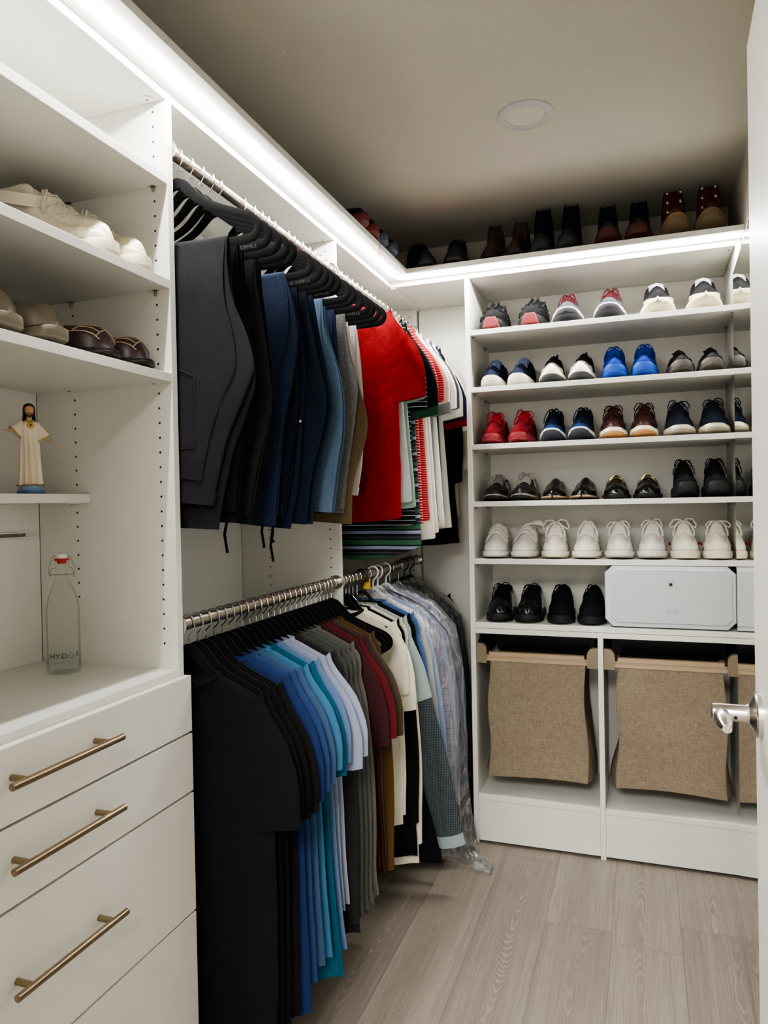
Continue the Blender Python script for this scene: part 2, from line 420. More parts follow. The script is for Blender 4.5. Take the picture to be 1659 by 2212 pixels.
# hanging units
def hang(name, label, y0, y1, matr):
    u = unit(name, label)
    part(u, 'side_panel', matr, (XL, XF, y1, y1 + T, 0, ZK))
    part(u, 'top_panel', MW, (XL, XF, y0 + G, y1 - G, ZT, ZK - .0012))
    part(u, 'back_panel', MW, (XL - .004, XL, y0 + G, y1 - G, 0, ZT))
    for z in (ZRU, ZRL):
        rod = MB().tube([(XRod, y0 + .002, z), (XRod, y1 - .002, z)], .0145, 24).build('hanging_rod', M_rod, u, angle=50)
        for y, s in ((y0 + .001, 1), (y1 - .001, -1)):
            MB().tube([(XRod, y, z), (XRod, y + s * .004, z)], [.024, .023], 20).build('flange', M_nick, rod, angle=40)
    return u
h1 = hang('hanging_cabinet', 'white double-hang closet bay of trousers over tees, next to the drawers', Y1 + T, Y2, MH2)
h2 = hang('hanging_cabinet', 'white double-hang closet bay in the corner, with striped polos over bagged shirts', Y2 + T, Y3, MH2)
for u_, y_ in ((h1, Y2 - .016), (h2, Y3 - .016)): cam_cover(u_, -.986, y_, ZT)
part(h2, 'filler_strip', MW, (XF + G, XF + .017, YB + .002, YW - .001, ZT - .006, ZT - .0005))
# shoe unit
su = unit('shoe_cabinet', 'tall white shoe shelving across the far wall with two hamper bays below')
part(su, 'side_panel', MHY, (XB1, XB1 + T, YB, YW, 0, ZK))
part(su, 'side_panel', MHY, (XBR, XBR + T, YB, YW, 0, ZK))
part(su, 'back_panel', MW, (XF + .006, XBR + T, YW, YW + .006, 0, ZT))
part(su, 'top_panel', MW, (XF + G, XB1 - G, YB, YW - G, ZT, ZK - .0012), (XB1 + T + G, XBR - G, YB, YW - G, ZT, ZK - .0012))
for y_ in (YB + .037, YB + .262): cam_cover(su, XBR - .016, y_, ZT)
SZ = (2.0225, 1.7985, 1.5745, 1.3500, 1.1245)
for z in SZ:
    sh = part(su, 'shelf', MW, (XB1 + T + G, XBR - G, YB + .0008, YW - G, z - .0200, z))
    for y in (YB + .037, YB + .262):
        for x in (XB1 + T + .006, XBR - .006): clip(sh, x, y, z - .02, 1)
part(su, 'counter_shelf', MW, (XB1 + T + G, XBR - G, YB, YW - G, .8530, .8735))
part(su, 'hamper_bay_top', MW, (XB1 + T + G, XB2 - G, YB + .0006, YW - G, .8315, .8515), (XB2 + T + G, XBR - G, YB + .0006, YW - G, .8315, .8515))
part(su, 'divider_panel', MHY, (XB2, XB2 + T, YB - .0005, YW - G, 0, .8520))
part(su, 'bottom_shelf', MW, (XB1 + T + G, XB2 - G, YB, YW - G, .1720, .1920), (XB2 + T + G, XBR - G, YB, YW - G, .1720, .1920))
part(su, 'base_board', MW, (XB1 + T + G, XB2 - G, YB + .0015, YB + .016, .012, .1708), (XB2 + T + G, XBR - G, YB + .0015, YB + .016, .012, .1708))
# crown shelf: L-shaped overhanging top, with the LED strip under its lip
cr = thing('crown_shelf', 'L-shaped white top shelf overhanging the closet units below the ceiling', 'shelf')
part(cr, 'left_board', MW, (XL, XC, .50, YC - G, ZK, ZK + T), bev=.001)
part(cr, 'back_board', MW, (XL, XR - .002, YC, YW + .01, ZK, ZK + T), bev=.001)
led = thing('led_strip', 'glowing white strip light running under the overhanging top shelf', 'strip light')
def led_path(off, r=.045):
    x, y = -.9065 - off, 2.7745 + off; r = r + off
    p = [(x, .52), (x, y - r)]
    p += [(x + r - r * math.cos(a), y - r + r * math.sin(a)) for a in [PI / 2 * i / 8 for i in range(1, 9)]]
    return p + [(XR - .004, y)]
def strip(w, z0, z1):
    A, B = led_path(w / 2, ), led_path(-w / 2)
    rings = [[(a[0], a[1], z0), (a[0], a[1], z1), (b[0], b[1], z1), (b[0], b[1], z0)] for a, b in zip(A, B)]
    return MB().loft(rings)
strip(.0110, ZK - .0035, ZK - .0004).build('channel', mat('white channel', '#e6e4df', .5), led, sm=False)
te = NT('led diffuser'); te.b.inputs['Emission Color'].default_value = (1, .985, .95, 1); te.b.inputs['Emission Strength'].default_value = LED_E
strip(.0140, ZK - .0050, ZK - .0036).build('diffuser', te.m, led, sm=False)
# ------------------------------------------------------------------ shoes
def leather(c, r=.35, bump=.12): return mat('leather ' + c + str(r), c, r, 0, .06, 25, bump, 350, .5, .0006)
def knit(c, bump=.5): return mat('knit ' + c, c, .9, 0, .12, 60, bump, 900, .15, .0008)
def rubber(c, r=.6): return mat('rubber ' + c + str(r), c, r, 0, .05, 40, .08, 300, .25)
ST = [0, .012, .035, .07, .11, .16, .21, .27, .33, .39, .43, .47, .50, .53, .57, .62, .69, .77, .85, .91, .95, .98, 1]
BASE = dict(L=.295, W=.0505, toe=2.4, spring=.012, th=.022, hth=.030, flare=.003,
            crown=[(0, .010), (.03, .031), (.1, .046), (.2, .058), (.33, .078), (.45, .096), (.52, .102), (.6, .1), (1, .1)],
            rim=[(0, .008), (.1, .027), (.3, .044), (.45, .070), (.53, .086), (.62, .072), (.75, .065), (.9, .078), (1, .088)],
            tw=.62, dip=.045, open=.52, tongue=.126, tl=.56, twid=.024, laces=5, l0=.30, l1=.50, bow=1,
            up='knit:#333', sole='#ddd', outs=None, lace='#222', lining='#141414', toecap=None, heeltab=None, tongue_c=None)
def outline(P, s):
    W, p = P['W'], P['toe']
    if s < .34:
        a = clamp(s / .34); f = (1 - (1 - a) ** p) ** (1 / p)
    else:
        f = cinterp([(.34, 1.0), (.5, .90), (.64, .80), (.76, .79), (.86, .78), (.94, .62), (.975, .44), (1, .10)], s)
    return max(W * f, .004)
def mk(spec):
    if not isinstance(spec, str): return spec
    k, c = spec.split(':') if ':' in spec else ('rub', spec)
    return {'knit': knit, 'lea': leather, 'rub': rubber, 'sat': lambda c: leather(c, .18, .05), 'sue': lambda c: mat('suede ' + c, c, .95, 0, .1, 70, .4, 500, .15, .0008),
            'fab': lambda c: knit(c, .25)}[k](c)
def shoe(name, label, loc, rz=0, m=1, group=None, kind='', **kw):
    """a shoe with its toe toward local -y; m=+1/-1 chooses which side bulges"""
    P = dict(BASE); P.update(kw); L = P['L']
    t = thing(name, label, 'shoe', loc, rz, group)
    cx = lambda s: m * (.005 * (1 - smooth(s / .6)) - .002)
    zb = lambda s: P['spring'] * (1 - clamp(s / .32)) ** 2 + .006 * clamp((s - .88) / .12) ** 2
    zt = lambda s: zb(s) * .85 + lerp(P['th'], P['hth'], smooth(s)) + P.get('toelift', 0) * (1 - clamp(s / .2)) ** 2
    # sole
    def solering(s, z0, z1, g, bulge):
        w = outline(P, s) + g; y = s * L + (-g * 1.5 if s < .05 else g if s > .97 else 0); c = cx(s); r = []
        for (a, b) in ((-.9, 0), (-1, .12), (-1 - bulge, .5), (-1, .9), (-.9, 1), (.9, 1), (1, .9), (1 + bulge, .5), (1, .12), (.9, 0)):
            r.append((c + a * w, y, lerp(z0, z1, b)))
        return r
    S = [solering(s, zb(s) + (.004 if P['outs'] else 0), zt(s), P['flare'], .03) for s in ST]
    so = MB().loft(S).build('midsole' if P['outs'] else 'sole', mk(P['sole']), t, angle=55)
    if P['outs']:
        MB().loft([solering(s, zb(s), zb(s) + lerp(P.get('oth', .005), .005, smooth(s * 3)), P['flare'] + .0006, 0) for s in ST]).build('outsole', mk(P['outs']), t, angle=50)
    if kind == 'chev':   # ribbed toe bumper with a chevron window
        mb = MB()
        for i in range(5):
            z = zb(0) + .001 + i * .0034; q = []
            for k in range(9):
                s = .012 + .10 * abs(k - 4) / 4; w = outline(P, s) + .0045
                q.append((cx(s) + (1 if k > 4 else -1 if k < 4 else 0) * w * (1 if k not in (4,) else 0), s * L - .006, z + .004 * (1 - abs(k - 4) / 4)))
            mb.tube(q, .0016, 6)
        mb.build('tread_rib', mk('#d8c79c'), so)
        MB().prism([(-.014, zb(0) + .004), (0, zb(0) + .024), (.014, zb(0) + .004), (.008, zb(0) + .004), (0, zb(0) + .014), (-.008, zb(0) + .004)], -.0125, -.004).build('chevron', mk('#efe6cc'), so, sm=False)
    # upper
    tws = lambda s: cinterp([(0, .8), (.15, .72), (.33, .62), (.5, P['tw']), (.65, P['tw'] * 1.0), (.9, P['tw'] * .95), (1, .8)], s)
    def upring(s, g=0.0):
        w = outline(P, s) * .95 + g; y = s * L * .985 + .004 * (1 - s) ; z0 = zt(s) - .004; c = cx(s)
        R = max(cinterp(P['rim'], s), .006); Cn = max(cinterp(P['crown'], s), R + .002) if s < P['open'] else R
        op = smooth((s - P['open'] + .02) / .05) * (1 - smooth((s - .955) / .03)); k = tws(s); r = []
        pinch = P.get('lean', 0) * smooth((s - .8) / .2)
        def pt(tt):
            a = abs(tt); sg = 1 if tt > 0 else -1
            if a > .5:
                q = (1 - a) * 2          # 0 base .. 1 rim
                x = w * lerp(1.0, k, q ** 1.5) * (1 + .05 * math.sin(PI * q)); z = R * math.sin(q * PI / 2) ** .9
            else:
                b = a * 2; x = w * k * b
                if op > 0:
                    zc = R - P['dip'] * (1 - b ** 4)
                    zz = R + (Cn - R) * (1 - b * b); z = lerp(zz, zc, op); x *= lerp(1, .9 + .1 * b, op)
                else: z = R + (Cn - R) * (1 - b * b)
            return (c + sg * x, y - pinch * z, z0 + z + (g if a < .5 else 0))
        return [pt(-1 + 2 * i / 24) for i in range(25)]
    U = [upring(s) for s in ST]
    up = MB().loft(U, True, True, True).build('upper', mk(P['up']), t, angle=70)
    # lining
    ls = [s for s in ST if s > P['open'] - .001 and s < .985]
    lin = []
    for s in ls:
        r = upring(s)[7:18]; lin.append([(lerp(cx(s), p[0], .97), p[1], p[2] + .0012) for p in r])
    MB().loft(lin, False, False, False).build('lining', mk('fab:' + P['lining']), up)
    def on(s, b, dz=.0025):
        # point on the crown at station s, lateral -1..1 (of rim width)
        w = outline(P, s) * .95; R = cinterp(P['rim'], s); Cn = max(cinterp(P['crown'], s), R + .002)
        if abs(b) <= 1: return (cx(s) + w * tws(s) * b, s * L * .985 + .004 * (1 - s), zt(s) - .004 + R + (Cn - R) * (1 - b * b) + dz)
        q = 1 - (abs(b) - 1)
        return (cx(s) + math.copysign(w * lerp(1, tws(s), q ** 1.5) * 1.04 + .002, b), s * L * .985 + .004 * (1 - s), zt(s) - .004 + R * math.sin(q * PI / 2) ** .9 + dz * .5)
    if P['tongue']:
        rg = []
        y0, y1 = .34, P['tl']
        for i in range(9):
            a = i / 8; s = lerp(y0, y1, a); z = lerp(on(y0, 0, 0)[2], P['tongue'], a ** 1.15); w = P['twid'] * lerp(.8, 1.05, a) * (1 if i < 8 else .75); th = .0035
            y = s * L + P.get('tback', .0) * a * a
            rg.append([(cx(s) + w * math.cos(2 * PI * k / 12), y + th * math.sin(2 * PI * k / 12) - .008 * (math.cos(2 * PI * k / 12) ** 2 < .3) * 0 + .010 * math.cos(2 * PI * k / 12) ** 2, z + .0035 * math.sin(2 * PI * k / 12) * .5 - .006 * math.cos(2 * PI * k / 12) ** 2) for k in range(12)])
        MB().loft(rg).build('tongue', mk(P['tongue_c'] or P['up']), t, angle=60)
    if P['laces']:
        mb = MB(); n = P['laces']; r = P.get('lr', .0021)
        ss = [lerp(P['l0'], P['l1'], i / max(1, n - 1)) for i in range(n)]
        for i, s in enumerate(ss):
            mb.tube([on(s, b, .004) for b in (-.85, -.5, 0, .5, .85)], r, 6)
            if i + 1 < n:
                for sg in (-1, 1): mb.tube([on(s, .8 * sg, .004), on((s + ss[i + 1]) / 2, 0, .005), on(ss[i + 1], -.8 * sg, .004)], r, 6)
        if P['bow']:
            c0 = Vector(on(ss[-1], 0, .007)); rnd = random.Random(name + label)
            for sg in (-1, 1):
                w, h = rnd.uniform(.024, .034) * P['bow'], rnd.uniform(-.002, .007) * P['bow']
                mb.tube([c0, c0 + Vector((sg * w * .35, -.004, h + .004)), c0 + Vector((sg * w * .8, -.008, h + .001)), c0 + Vector((sg * w * 1.05, -.012, -.012)), c0 + Vector((sg * w * 1.0, -.013, -.022)), c0 + Vector((sg * w * .75, -.012, -.018)), c0 + Vector((sg * w * .4, -.007, -.004)), c0], r, 6)
                mb.tube([c0, c0 + Vector((sg * .014, -.016, .002)), c0 + Vector((sg * .026, -.024, -.012)), c0 + Vector((sg * .036, -.024, -.036)), c0 + Vector((sg * .037, -.028, -.052))], r, 6)
        mb.build('laces', mk('fab:' + P['lace']), t)
    if P['toecap']:
        ss = [s for s in ST if s <= .17]
        c_ = []
        for s in ss:
            w = outline(P, s) * .95 + .0018; c_.append([(p[0] + (p[0] - cx(s)) * .03, p[1] - .0016, p[2] + .0012) for p in upring(s)])
        if P.get('caph'):  # low bumper only: keep the wall, drop the crown
            for q in c_:
                zz = min(p[2] for p in q)
                for i, p in enumerate(q): q[i] = (p[0], p[1], min(p[2], zz + P['caph']))
        MB().loft(c_, True, True, True).build('toe_cap', mk(P['toecap']), up)
    if P['heeltab']:
        s = .97; z = zt(s) + cinterp(P['rim'], 1.0)
        MB().tube([(cx(1), L * .985, z - .02), (cx(1), L * 1.0, z + .012), (cx(1), L * .985, z + P.get('tabh', .026)), (cx(1), L * .965, z + .012), (cx(1), L * .96, z - .015)], .004, 8).build('pull_tab', mk(P['heeltab']), t)
    if P['laces'] and kind != 'chev' and not P['toecap']:
        MB().tube([on(.24 + .05 * abs(b), b, .0004) for b in (-1.8, -1.4, -1, -.6, -.2, .2, .6, 1, 1.4, 1.8)], .0009, 5).build('toe_seam', mk('fab:' + P['lining']), up)
    if P.get('ears'):
        for sg in (-1, 1):
            a_ = Vector(on(.66, sg, -.008)); MB().tube([a_, a_ + Vector((sg * .002, .006, .022)), a_ + Vector((sg * -.001, .010, .040)), a_ + Vector((sg * -.003, .010, .050))], [.011, .009, .006, .003], 8).build('collar_peak', mk(P['up']), up)
    if kind not in ('chev', 'spike', 'split') and not P.get('nowelt'):
        wl = [(cx(s_) + sg * (outline(P, s_) * .955 + .0012), s_ * L * .985 + .004 * (1 - s_) - (.0015 if s_ < .02 else 0), zt(s_) - .0006) for sg, q_ in ((-1, [s_ for s_ in reversed(ST) if s_ < .6]), (1, [s_ for s_ in ST if s_ < .6])) for s_ in q_]
        MB().tube(wl, .0011, 5).build('welt_line', mk('fab:' + ('#6f6a60' if sum(srgb(P['up'].split(':')[-1])[:3]) > .9 else '#0d0d0e')), so)
    # style extras
    if kind == 'spike':
        mb = MB()
        for i in range(6):
            b = -1.75 + 3.5 * i / 5 if True else 0
            mb.tube([on(s, lerp(b * .9, b, 0), .0035) for s in (.10, .18, .27, .36, .44, .5)], .0032, 6)
            for s in (.13, .2, .27, .34, .41, .48): mb.blob(on(s, b, .0075), (.0026, .0026, .006), 6, 4)
        mb.build('fin_overlay', mk('rub:#050506'), up)
        q = [(cx(0) + x, -.0065 - .002 * z / .04, z) for x, z in ((-.034, .008), (.034, .008), (.019, .046), (-.019, .046))]
        MB().loft([q, [(x * .98, .022, z - .002) for x, y, z in q]]).build('toe_bumper', mk('rub:#7a3034'), so, bev=.003)
    if kind == 'velcro':
        for i, s in enumerate((.30, .39, .48)):
            rg = []
            for j in range(15):
                b = lerp(-1.55, 1.55, j / 14); p0, p1 = on(s - .030, b, .0062), on(s + .030, b, .0062)
                rg.append([p0, (p0[0], p0[1], p0[2] + .0045), (p1[0], p1[1], p1[2] + .0045), p1])
            if P.get('loose') and i == 2:
                for j in range(9, 15): rg[j] = [(p[0] + .004 * (j - 8), p[1] - .006 * (j - 8) * .5, p[2] + .0075 * (j - 8)) for p in rg[j]]
            MB().loft(rg).build('strap', mk(P['up']), up, bev=.001)
    if kind == 'bit':
        z = on(.40, 0, .006)
        h = MB().tube([on(.40, -.85, .006), on(.40, -.3, .010)], .0028, 8).tube([on(.40, .85, .006), on(.40, .3, .010)], .0028, 8)
        for k in range(3): h.blob(on(.40, -.2 + .2 * k, .010), (.004, .003, .003), 8, 6)
        for sg in (-1, 1): h.tube([Vector(on(.40, .95 * sg, .006)) + Vector((.001 * sg, .006 * math.cos(a), .006 * math.sin(a))) for a in [2 * PI * q / 12 for q in range(12)]], .0018, 6, True)
        h.build('horsebit', mat('polished brass', '#c9a45c', .2, 1.0), up)
        rg = []
        for j in range(13):
            b = lerp(-1.3, 1.3, j / 12); p0, p1 = on(.375, b, .003), on(.425, b, .003); rg.append([p0, (p0[0], p0[1], p0[2] + .002), (p1[0], p1[1], p1[2] + .002), p1])
        MB().loft(rg).build('saddle_strap', mk(P['up']), up)
    if kind == 'split':
        z0 = zt(0)
        MB().tube([on(s, -.12, .0006) for s in (.004, .03, .08, .14, .2, .25)], [.003, .0032, .003, .0026, .0018, .0008], 6).tube([(cx(0) - .002, -.0075, .003), (cx(0) - .002, -.0075, z0 + .012)], .003, 6).build('toe_split', mk('#050505'), up)
    if kind == 'moc':
        mb = MB()
        for b in (-1.35, 1.35):
            mb.tube([on(s, b, .001) for s in (.02, .05, .1, .17, .25, .34, .44, .55, .66)], .0012, 5)
        mb.tube([on(.035, b, .001) for b in (-1.3, -.7, 0, .7, 1.3)], .0012, 5)
        for b in (-.8, 0, .8): mb.tube([on(s, b, .001) for s in (.04, .08, .13, .19)], .0011, 5)
        mb.tube([on(.19, b, .001) for b in (-1.3, -.7, 0, .7, 1.3)], .0012, 5)
        mb.build('stitching', mk('fab:#b49a80'), up)
    if kind == 'shelltoe':
        pass
    return t
def pair(name, desc, xs, z, where, y0=None, rz=(0, 0), group=None, kinds=('left', 'right'), **kw):
    kw = dict(kw); fl = kw.get('flare', BASE['flare']); kw['W'] = min(kw.get('W', BASE['W']), abs(xs[1] - xs[0]) / 2 - fl - .0046)
    for i, x in enumerate(xs):
        y = (YB + .012 if y0 is None else y0)
        shoe(name, '%s shoe of the %s, %s' % (kinds[i], desc, where), (x, y, z + .0005), math.radians(rz[i]), -1 if i else 1, group or desc, **{k: (v[i] if isinstance(v, tuple) else v) for k, v in kw.items()})
tall = lambda h, o=.48: dict(rim=[(0, .008), (.1, .026), (.3, .042), (.42, .066), (o, .09), (o + .06, h), (.75, h * 1.0), (1, h * 1.02)], open=o + .06, crown=[(0, .012), (.03, .034), (.1, .05), (.2, .06), (.33, .076), (.44, .1), (o + .02, h * .85), (o + .05, h), (1, h)])
low = dict(rim=[(0, .006), (.1, .022), (.3, .036), (.45, .052), (.55, .058), (.7, .050), (.9, .056), (1, .062)], crown=[(0, .008), (.03, .026), (.1, .038), (.2, .046), (.33, .060), (.45, .074), (.5, .078), (1, .07)])
r1, r2_, r3, r4, r5, r6 = (SZ + (.8735,))
on1, on2, on3, on4, on5, on6 = ['%s shoe shelf' % s for s in ('top', 'second', 'third', 'fourth', 'fifth', 'lowest')]
# top shelf
pair('running_shoe', 'black finned running shoes with a red toe', (-.549, -.392), r1, on1, kind='spike', W=.056, up='knit:#060607', sole='#101012', spring=.022, th=.024, laces=0, tongue=.128, crown=[(0, .012), (.03, .036), (.1, .056), (.2, .076), (.33, .096), (.45, .106), (.52, .108), (1, .1)], rim=[(0, .01), (.1, .040), (.3, .066), (.45, .086), (.55, .095), (.8, .085), (1, .09)], tw=.7)
pair('running_shoe', 'charcoal running shoes with a red collar', (-.262, -.104), r1, on1, up='knit:#35363b', W=.056, sole='#b4b1ab', outs='#2b2c2f', oth=.018, spring=.032, th=.028, flare=.005, tongue_c='fab:#7d131c', lining='#8a1018', lace='#3a0f14', tongue=.128, tw=.66, bow=.8)
pair('running_shoe', 'black running shoes with ribbed cream soles', (.064, .224), r1, on1, kind='chev', W=.056, up='knit:#0a0a0c', sole='#e3d8ba', spring=.034, th=.022, hth=.046, flare=.007, lace='#b5b5b5', bow=0, tongue=.142, tw=.66, laces=4, lr=.0016, l0=.38, l1=.52, tongue_c='knit:#0f1012', crown=[(0, .014), (.03, .040), (.1, .058), (.2, .072), (.33, .092), (.45, .108), (.52, .112), (1, .1)], rim=[(0, .01), (.1, .034), (.3, .056), (.45, .084), (.53, .1), (.7, .08), (1, .1)])
# second shelf
pair('running_shoe', 'navy knit running shoes with a white wedge sole', (-.555, -.445), r2_, on2, up='knit:#141a30', sole='#dbd6c8', spring=.022, th=.026, flare=.004, lace='#55607c', lining='#10131f', bow=0, tongue=.125, tw=.72, **{'rim': [(0, .008), (.1, .026), (.3, .042), (.45, .07), (.53, .086), (.75, .075), (1, .095)]})
pair('sneaker', 'black and cream sneakers with an upright pull tab', (-.323, -.210), r2_, on2, up='knit:#17181b', sole='#e8e0cd', outs='#3a3a3a', oth=.012, spring=.020, th=.028, flare=.004, toecap='lea:#ded5c2', caph=.05, laces=0, tongue=.118, heeltab='fab:#17181b', tabh=.034, tw=.55)
pair('high_top_sneaker', 'bright blue high-top sneakers', (-.092, .016), r2_, on2, up='knit:#102b74', sole='#22499f', outs='#22499f', spring=.020, th=.034, flare=.005, lace='#15348c', lining='#0c226a', tongue=.102, tongue_c='knit:#0e2a7d', tw=.84, bow=.5, ears=1, rim=[(0, .01), (.1, .03), (.3, .044), (.42, .068), (.5, .078), (.58, .070), (.75, .072), (.9, .095), (1, .106)])
pair('running_shoe', 'dark grey running shoes', (.140, .246), r2_, on2, up='knit:#201f1f', sole='#55514c', outs='#47433f', spring=.020, th=.030, flare=.004, lace='#222', laces=4, bow=0, tongue=.108, tw=.6, **low)
# third shelf
pair('sneaker', 'all-red low-top sneakers', (-.557, -.446), r3, on3, up='fab:#731a22', sole='#7d2a31', outs='#7d2a31', spring=.014, th=.030, lace='#96202b', lining='#6d141c', tongue=.112, tw=.6, bow=1.1)
pair('running_shoe', 'navy running shoes with a thin white sole edge', (-.325, -.215), r3, on3, up='knit:#141d33', sole='#d9dad8', outs='#33373f', oth=.018, ears=.8, spring=.026, th=.028, flare=.005, toecap='sue:#243a63', caph=.02, lace='#0d1220', lining='#0b1020', tongue=.120, tw=.68, bow=.6)
pair('leather_sneaker', 'dark brown leather sneakers with white soles', (-.100, .012), r3, on3, up='lea:#3a1e1b', sole='#e6dfcf', outs='#a97b4f', oth=.012, spring=.016, th=.028, flare=.003, lace='#3a2420', lining='#24110f', tongue=.112, tw=.58, bow=1.2)
pair('desert_boot', 'navy suede lace-ups with cream crepe soles', (.133, .252), r3, on3, up='sue:#1d2330', sole='#d8cdb4', outs='#8f8676', oth=.010, spring=.014, th=.026, flare=.004, lace='#1a1f2c', lining='#10131b', tongue=.116, tw=.6, bow=1.2, W=.054)
# fourth shelf
pair('derby_shoe', 'black leather derbies with grey laces', (-.552, -.441), r4, on4, up='lea:#1d1b1b', sole='#8c8378', outs='#1a1715', oth=.012, spring=.012, th=.018, lace='#8d8a86', lining='#2b2623', tongue=.098, tw=.55, bow=.9, **low)
pair('leather_slipper', 'black split-toe leather slippers', (-.323, -.210), r4, on4, kind='split', up='sat:#131212', sole='#a08468', outs='#3a2c22', oth=.003, spring=.006, th=.012, hth=.014, laces=0, tongue=0, tw=.6, **low)
pair('loafer', 'black leather loafers with a gold bit', (-.092, .021), r4, on4, kind='bit', up='sat:#121111', sole='#141312', spring=.006, th=.014, hth=.022, laces=0, tongue=0, tw=.62, toe=2.6, **low)
pair('sneaker', 'black chunky sneakers', (.150, .255), r4, on4, up='knit:#161618', sole='#232326', outs='#1c1c1e', spring=.026, th=.036, flare=.006, lace='#141416', tongue=.122, tw=.68, heeltab='fab:#161618', tabh=.02, toecap='sue:#232427', caph=.03)
# fifth shelf
pair('sneaker', 'white leather sneakers with three hook-and-loop straps', (-.557, -.441), r5, on5, kind='velcro', up='lea:#d9d6cf', sole='#d7d2c8', outs='#8d877c', oth=.004, spring=.008, th=.026, lining='#b9b5ad', laces=0, tongue=.118, tw=.62, loose=(0, 1), W=.054)
pair('sneaker', 'white leather sneakers with a big untied bow', (-.324, -.204), r5, on5, up='lea:#dcd6c9', sole='#dbd2c0', outs='#a39a8a', oth=.004, spring=.008, th=.026, lace='#d9d4ca', lining='#3a3733', tongue=.122, tw=.6, bow=(1.5, .7), lr=.0032)
pair('sneaker', 'white leather sneakers with grey tongues', (-.084, .034), r5, on5, up='lea:#d3cfca', sole='#cfcac2', outs='#8d867b', oth=.006, spring=.010, th=.028, lace='#d6d2ca', lining='#77726c', tongue=.118, tongue_c='fab:#8d8a86', tw=.6, bow=1.3, lr=.003)
pair('sneaker', 'off-white canvas sneakers with a red side stripe', (.147, .258), r5, on5, up='fab:#d8d2c3', sole='#d2c9b4', spring=.008, th=.030, lace='#dcd7cb', lining='#a9a396', tongue=.114, tw=.6, bow=1.4, lr=.0028, W=.0525)
# lowest shelf
pair('sneaker', 'black leather sneakers with visible air units', (-.546, -.429), r6, on6, up='sat:#111214', sole='#1d1e20', outs='#161617', oth=.004, spring=.010, th=.028, lace='#0e0e10', lining='#0d0d0f', tongue=.120, tw=.62, bow=1.1)
pair('sneaker', 'plain matte black sneakers', (-.306, -.188), r6, on6, up='fab:#101012', sole='#161618', spring=.008, th=.030, lace='#0c0c0e', lining='#0a0a0b', tongue=.114, tw=.6, bow=.8)
# red stripes on the sides of the canvas pair
for o in [o for o in bpy.data.objects if o.get('label', '').find('red side stripe') >= 0]:
    for sg in (-1, 1):
        MB().tube([(sg * .0545, .10, .048), (sg * .0515, .13, .058), (sg * .049, .15, .045), (sg * .047, .18, .052)], .0022, 6).build('side_stripe', mk('fab:#8a2a30'), o)
# on the crown shelf
zc = ZK + T
onc = 'high shelf'
pair('combat_boot', 'black buckled boots at the corner', (-.772, -.662), zc, onc, y0=YC + .012, rz=(28, 10), up='lea:#15171f', sole='#1d1e22', outs='#3b3b3e', oth=.008, spring=.016, th=.026, lace='#0f1016', bow=.6, tongue=.13, tw=.7, **tall(.115))
pair('chelsea_boot', 'dark brown pull-up boots', (-.535, -.438), zc, onc, y0=YC + .014, up='lea:#33221f', sole='#241a18', spring=.012, th=.022, laces=0, tongue=0, tw=.55, heeltab='fab:#2a1c1a', tabh=.012, **tall(.160))
pair('sock_boot', 'black tall knit boots with grey toes', (-.345, -.243), zc, onc, y0=YC + .014, up='knit:#0f1118', sole='#2a2b2e', spring=.02, th=.03, toecap='sue:#2c2c2f', caph=.034, laces=0, tongue=0, tw=.66, W=.0505, **tall(.190))
pair('ankle_boot', 'black knit ankle boots with dull red soles', (-.105, .003), zc, onc, y0=YC + .012, up='knit:#14151a', sole='#43201f', outs='#43201f', spring=.026, th=.034, flare=.005, toecap='sue:#2d2d31', caph=.03, laces=0, tongue=0, tw=.62, **tall(.165))
pair('high_top_sneaker', 'burgundy buckled boots with tan soles', (.124, .240), zc, onc, y0=YC + .010, up='sat:#3e1518', sole='#7a603f', outs='#5f513c', oth=.022, spring=.044, th=.036, flare=.003, laces=0, tongue=.1, tw=.62, W=.054, **tall(.185))
for o in [o for o in bpy.data.objects if o.get('label', '').find('burgundy buckled') >= 0]:
    for z in (.12, .155, .19):
        for x in (-.022, .022): MB().blob((x, .120, z), (.005, .004, .007), 8, 6).build('buckle', mat('silver buckle', '#d5d2cc', .15, 1.0), o)
# four toes over the edge of the left-hand board
for i, (y, dsc, cu, cs, cc) in enumerate(((2.285, 'nearer black and red runner', '#1a191d', '#5e2a2e', '#6a3034'), (2.385, 'farther black and red runner', '#1a191d', '#5e2a2e', '#6a3034'), (2.485, 'nearer slate and pale blue runner', '#1b1c22', '#3d465c', '#4b5366'), (2.585, 'farther slate and pale blue runner', '#1b1c22', '#3d465c', '#4b5366'))):
    shoe('running_shoe', dsc + ' with its toe over the edge of the high shelf', (XC - .001, y, zc + .0005), PI / 2, 1 if i % 2 else -1, 'runners on the left of the high shelf', up='knit:' + cu, sole=cs, outs=cc, oth=.016, spring=.026, th=.030, flare=.004, lace='#1a1a1d', bow=0, tongue=.10, W=.050, L=.285, **low)
sl_ = next(o for o in bpy.data.objects if o.get('label', '').startswith('farther black and red runner'))
MB().tube([(.012, .02, .03), (.010, -.004, .012), (.006, -.009, -.012), (-.002, -.009, -.04), (-.006, -.008, -.062)], .0016, 6).build('loose_lace', mat('pink lace', '#b5706a', .8), sl_)
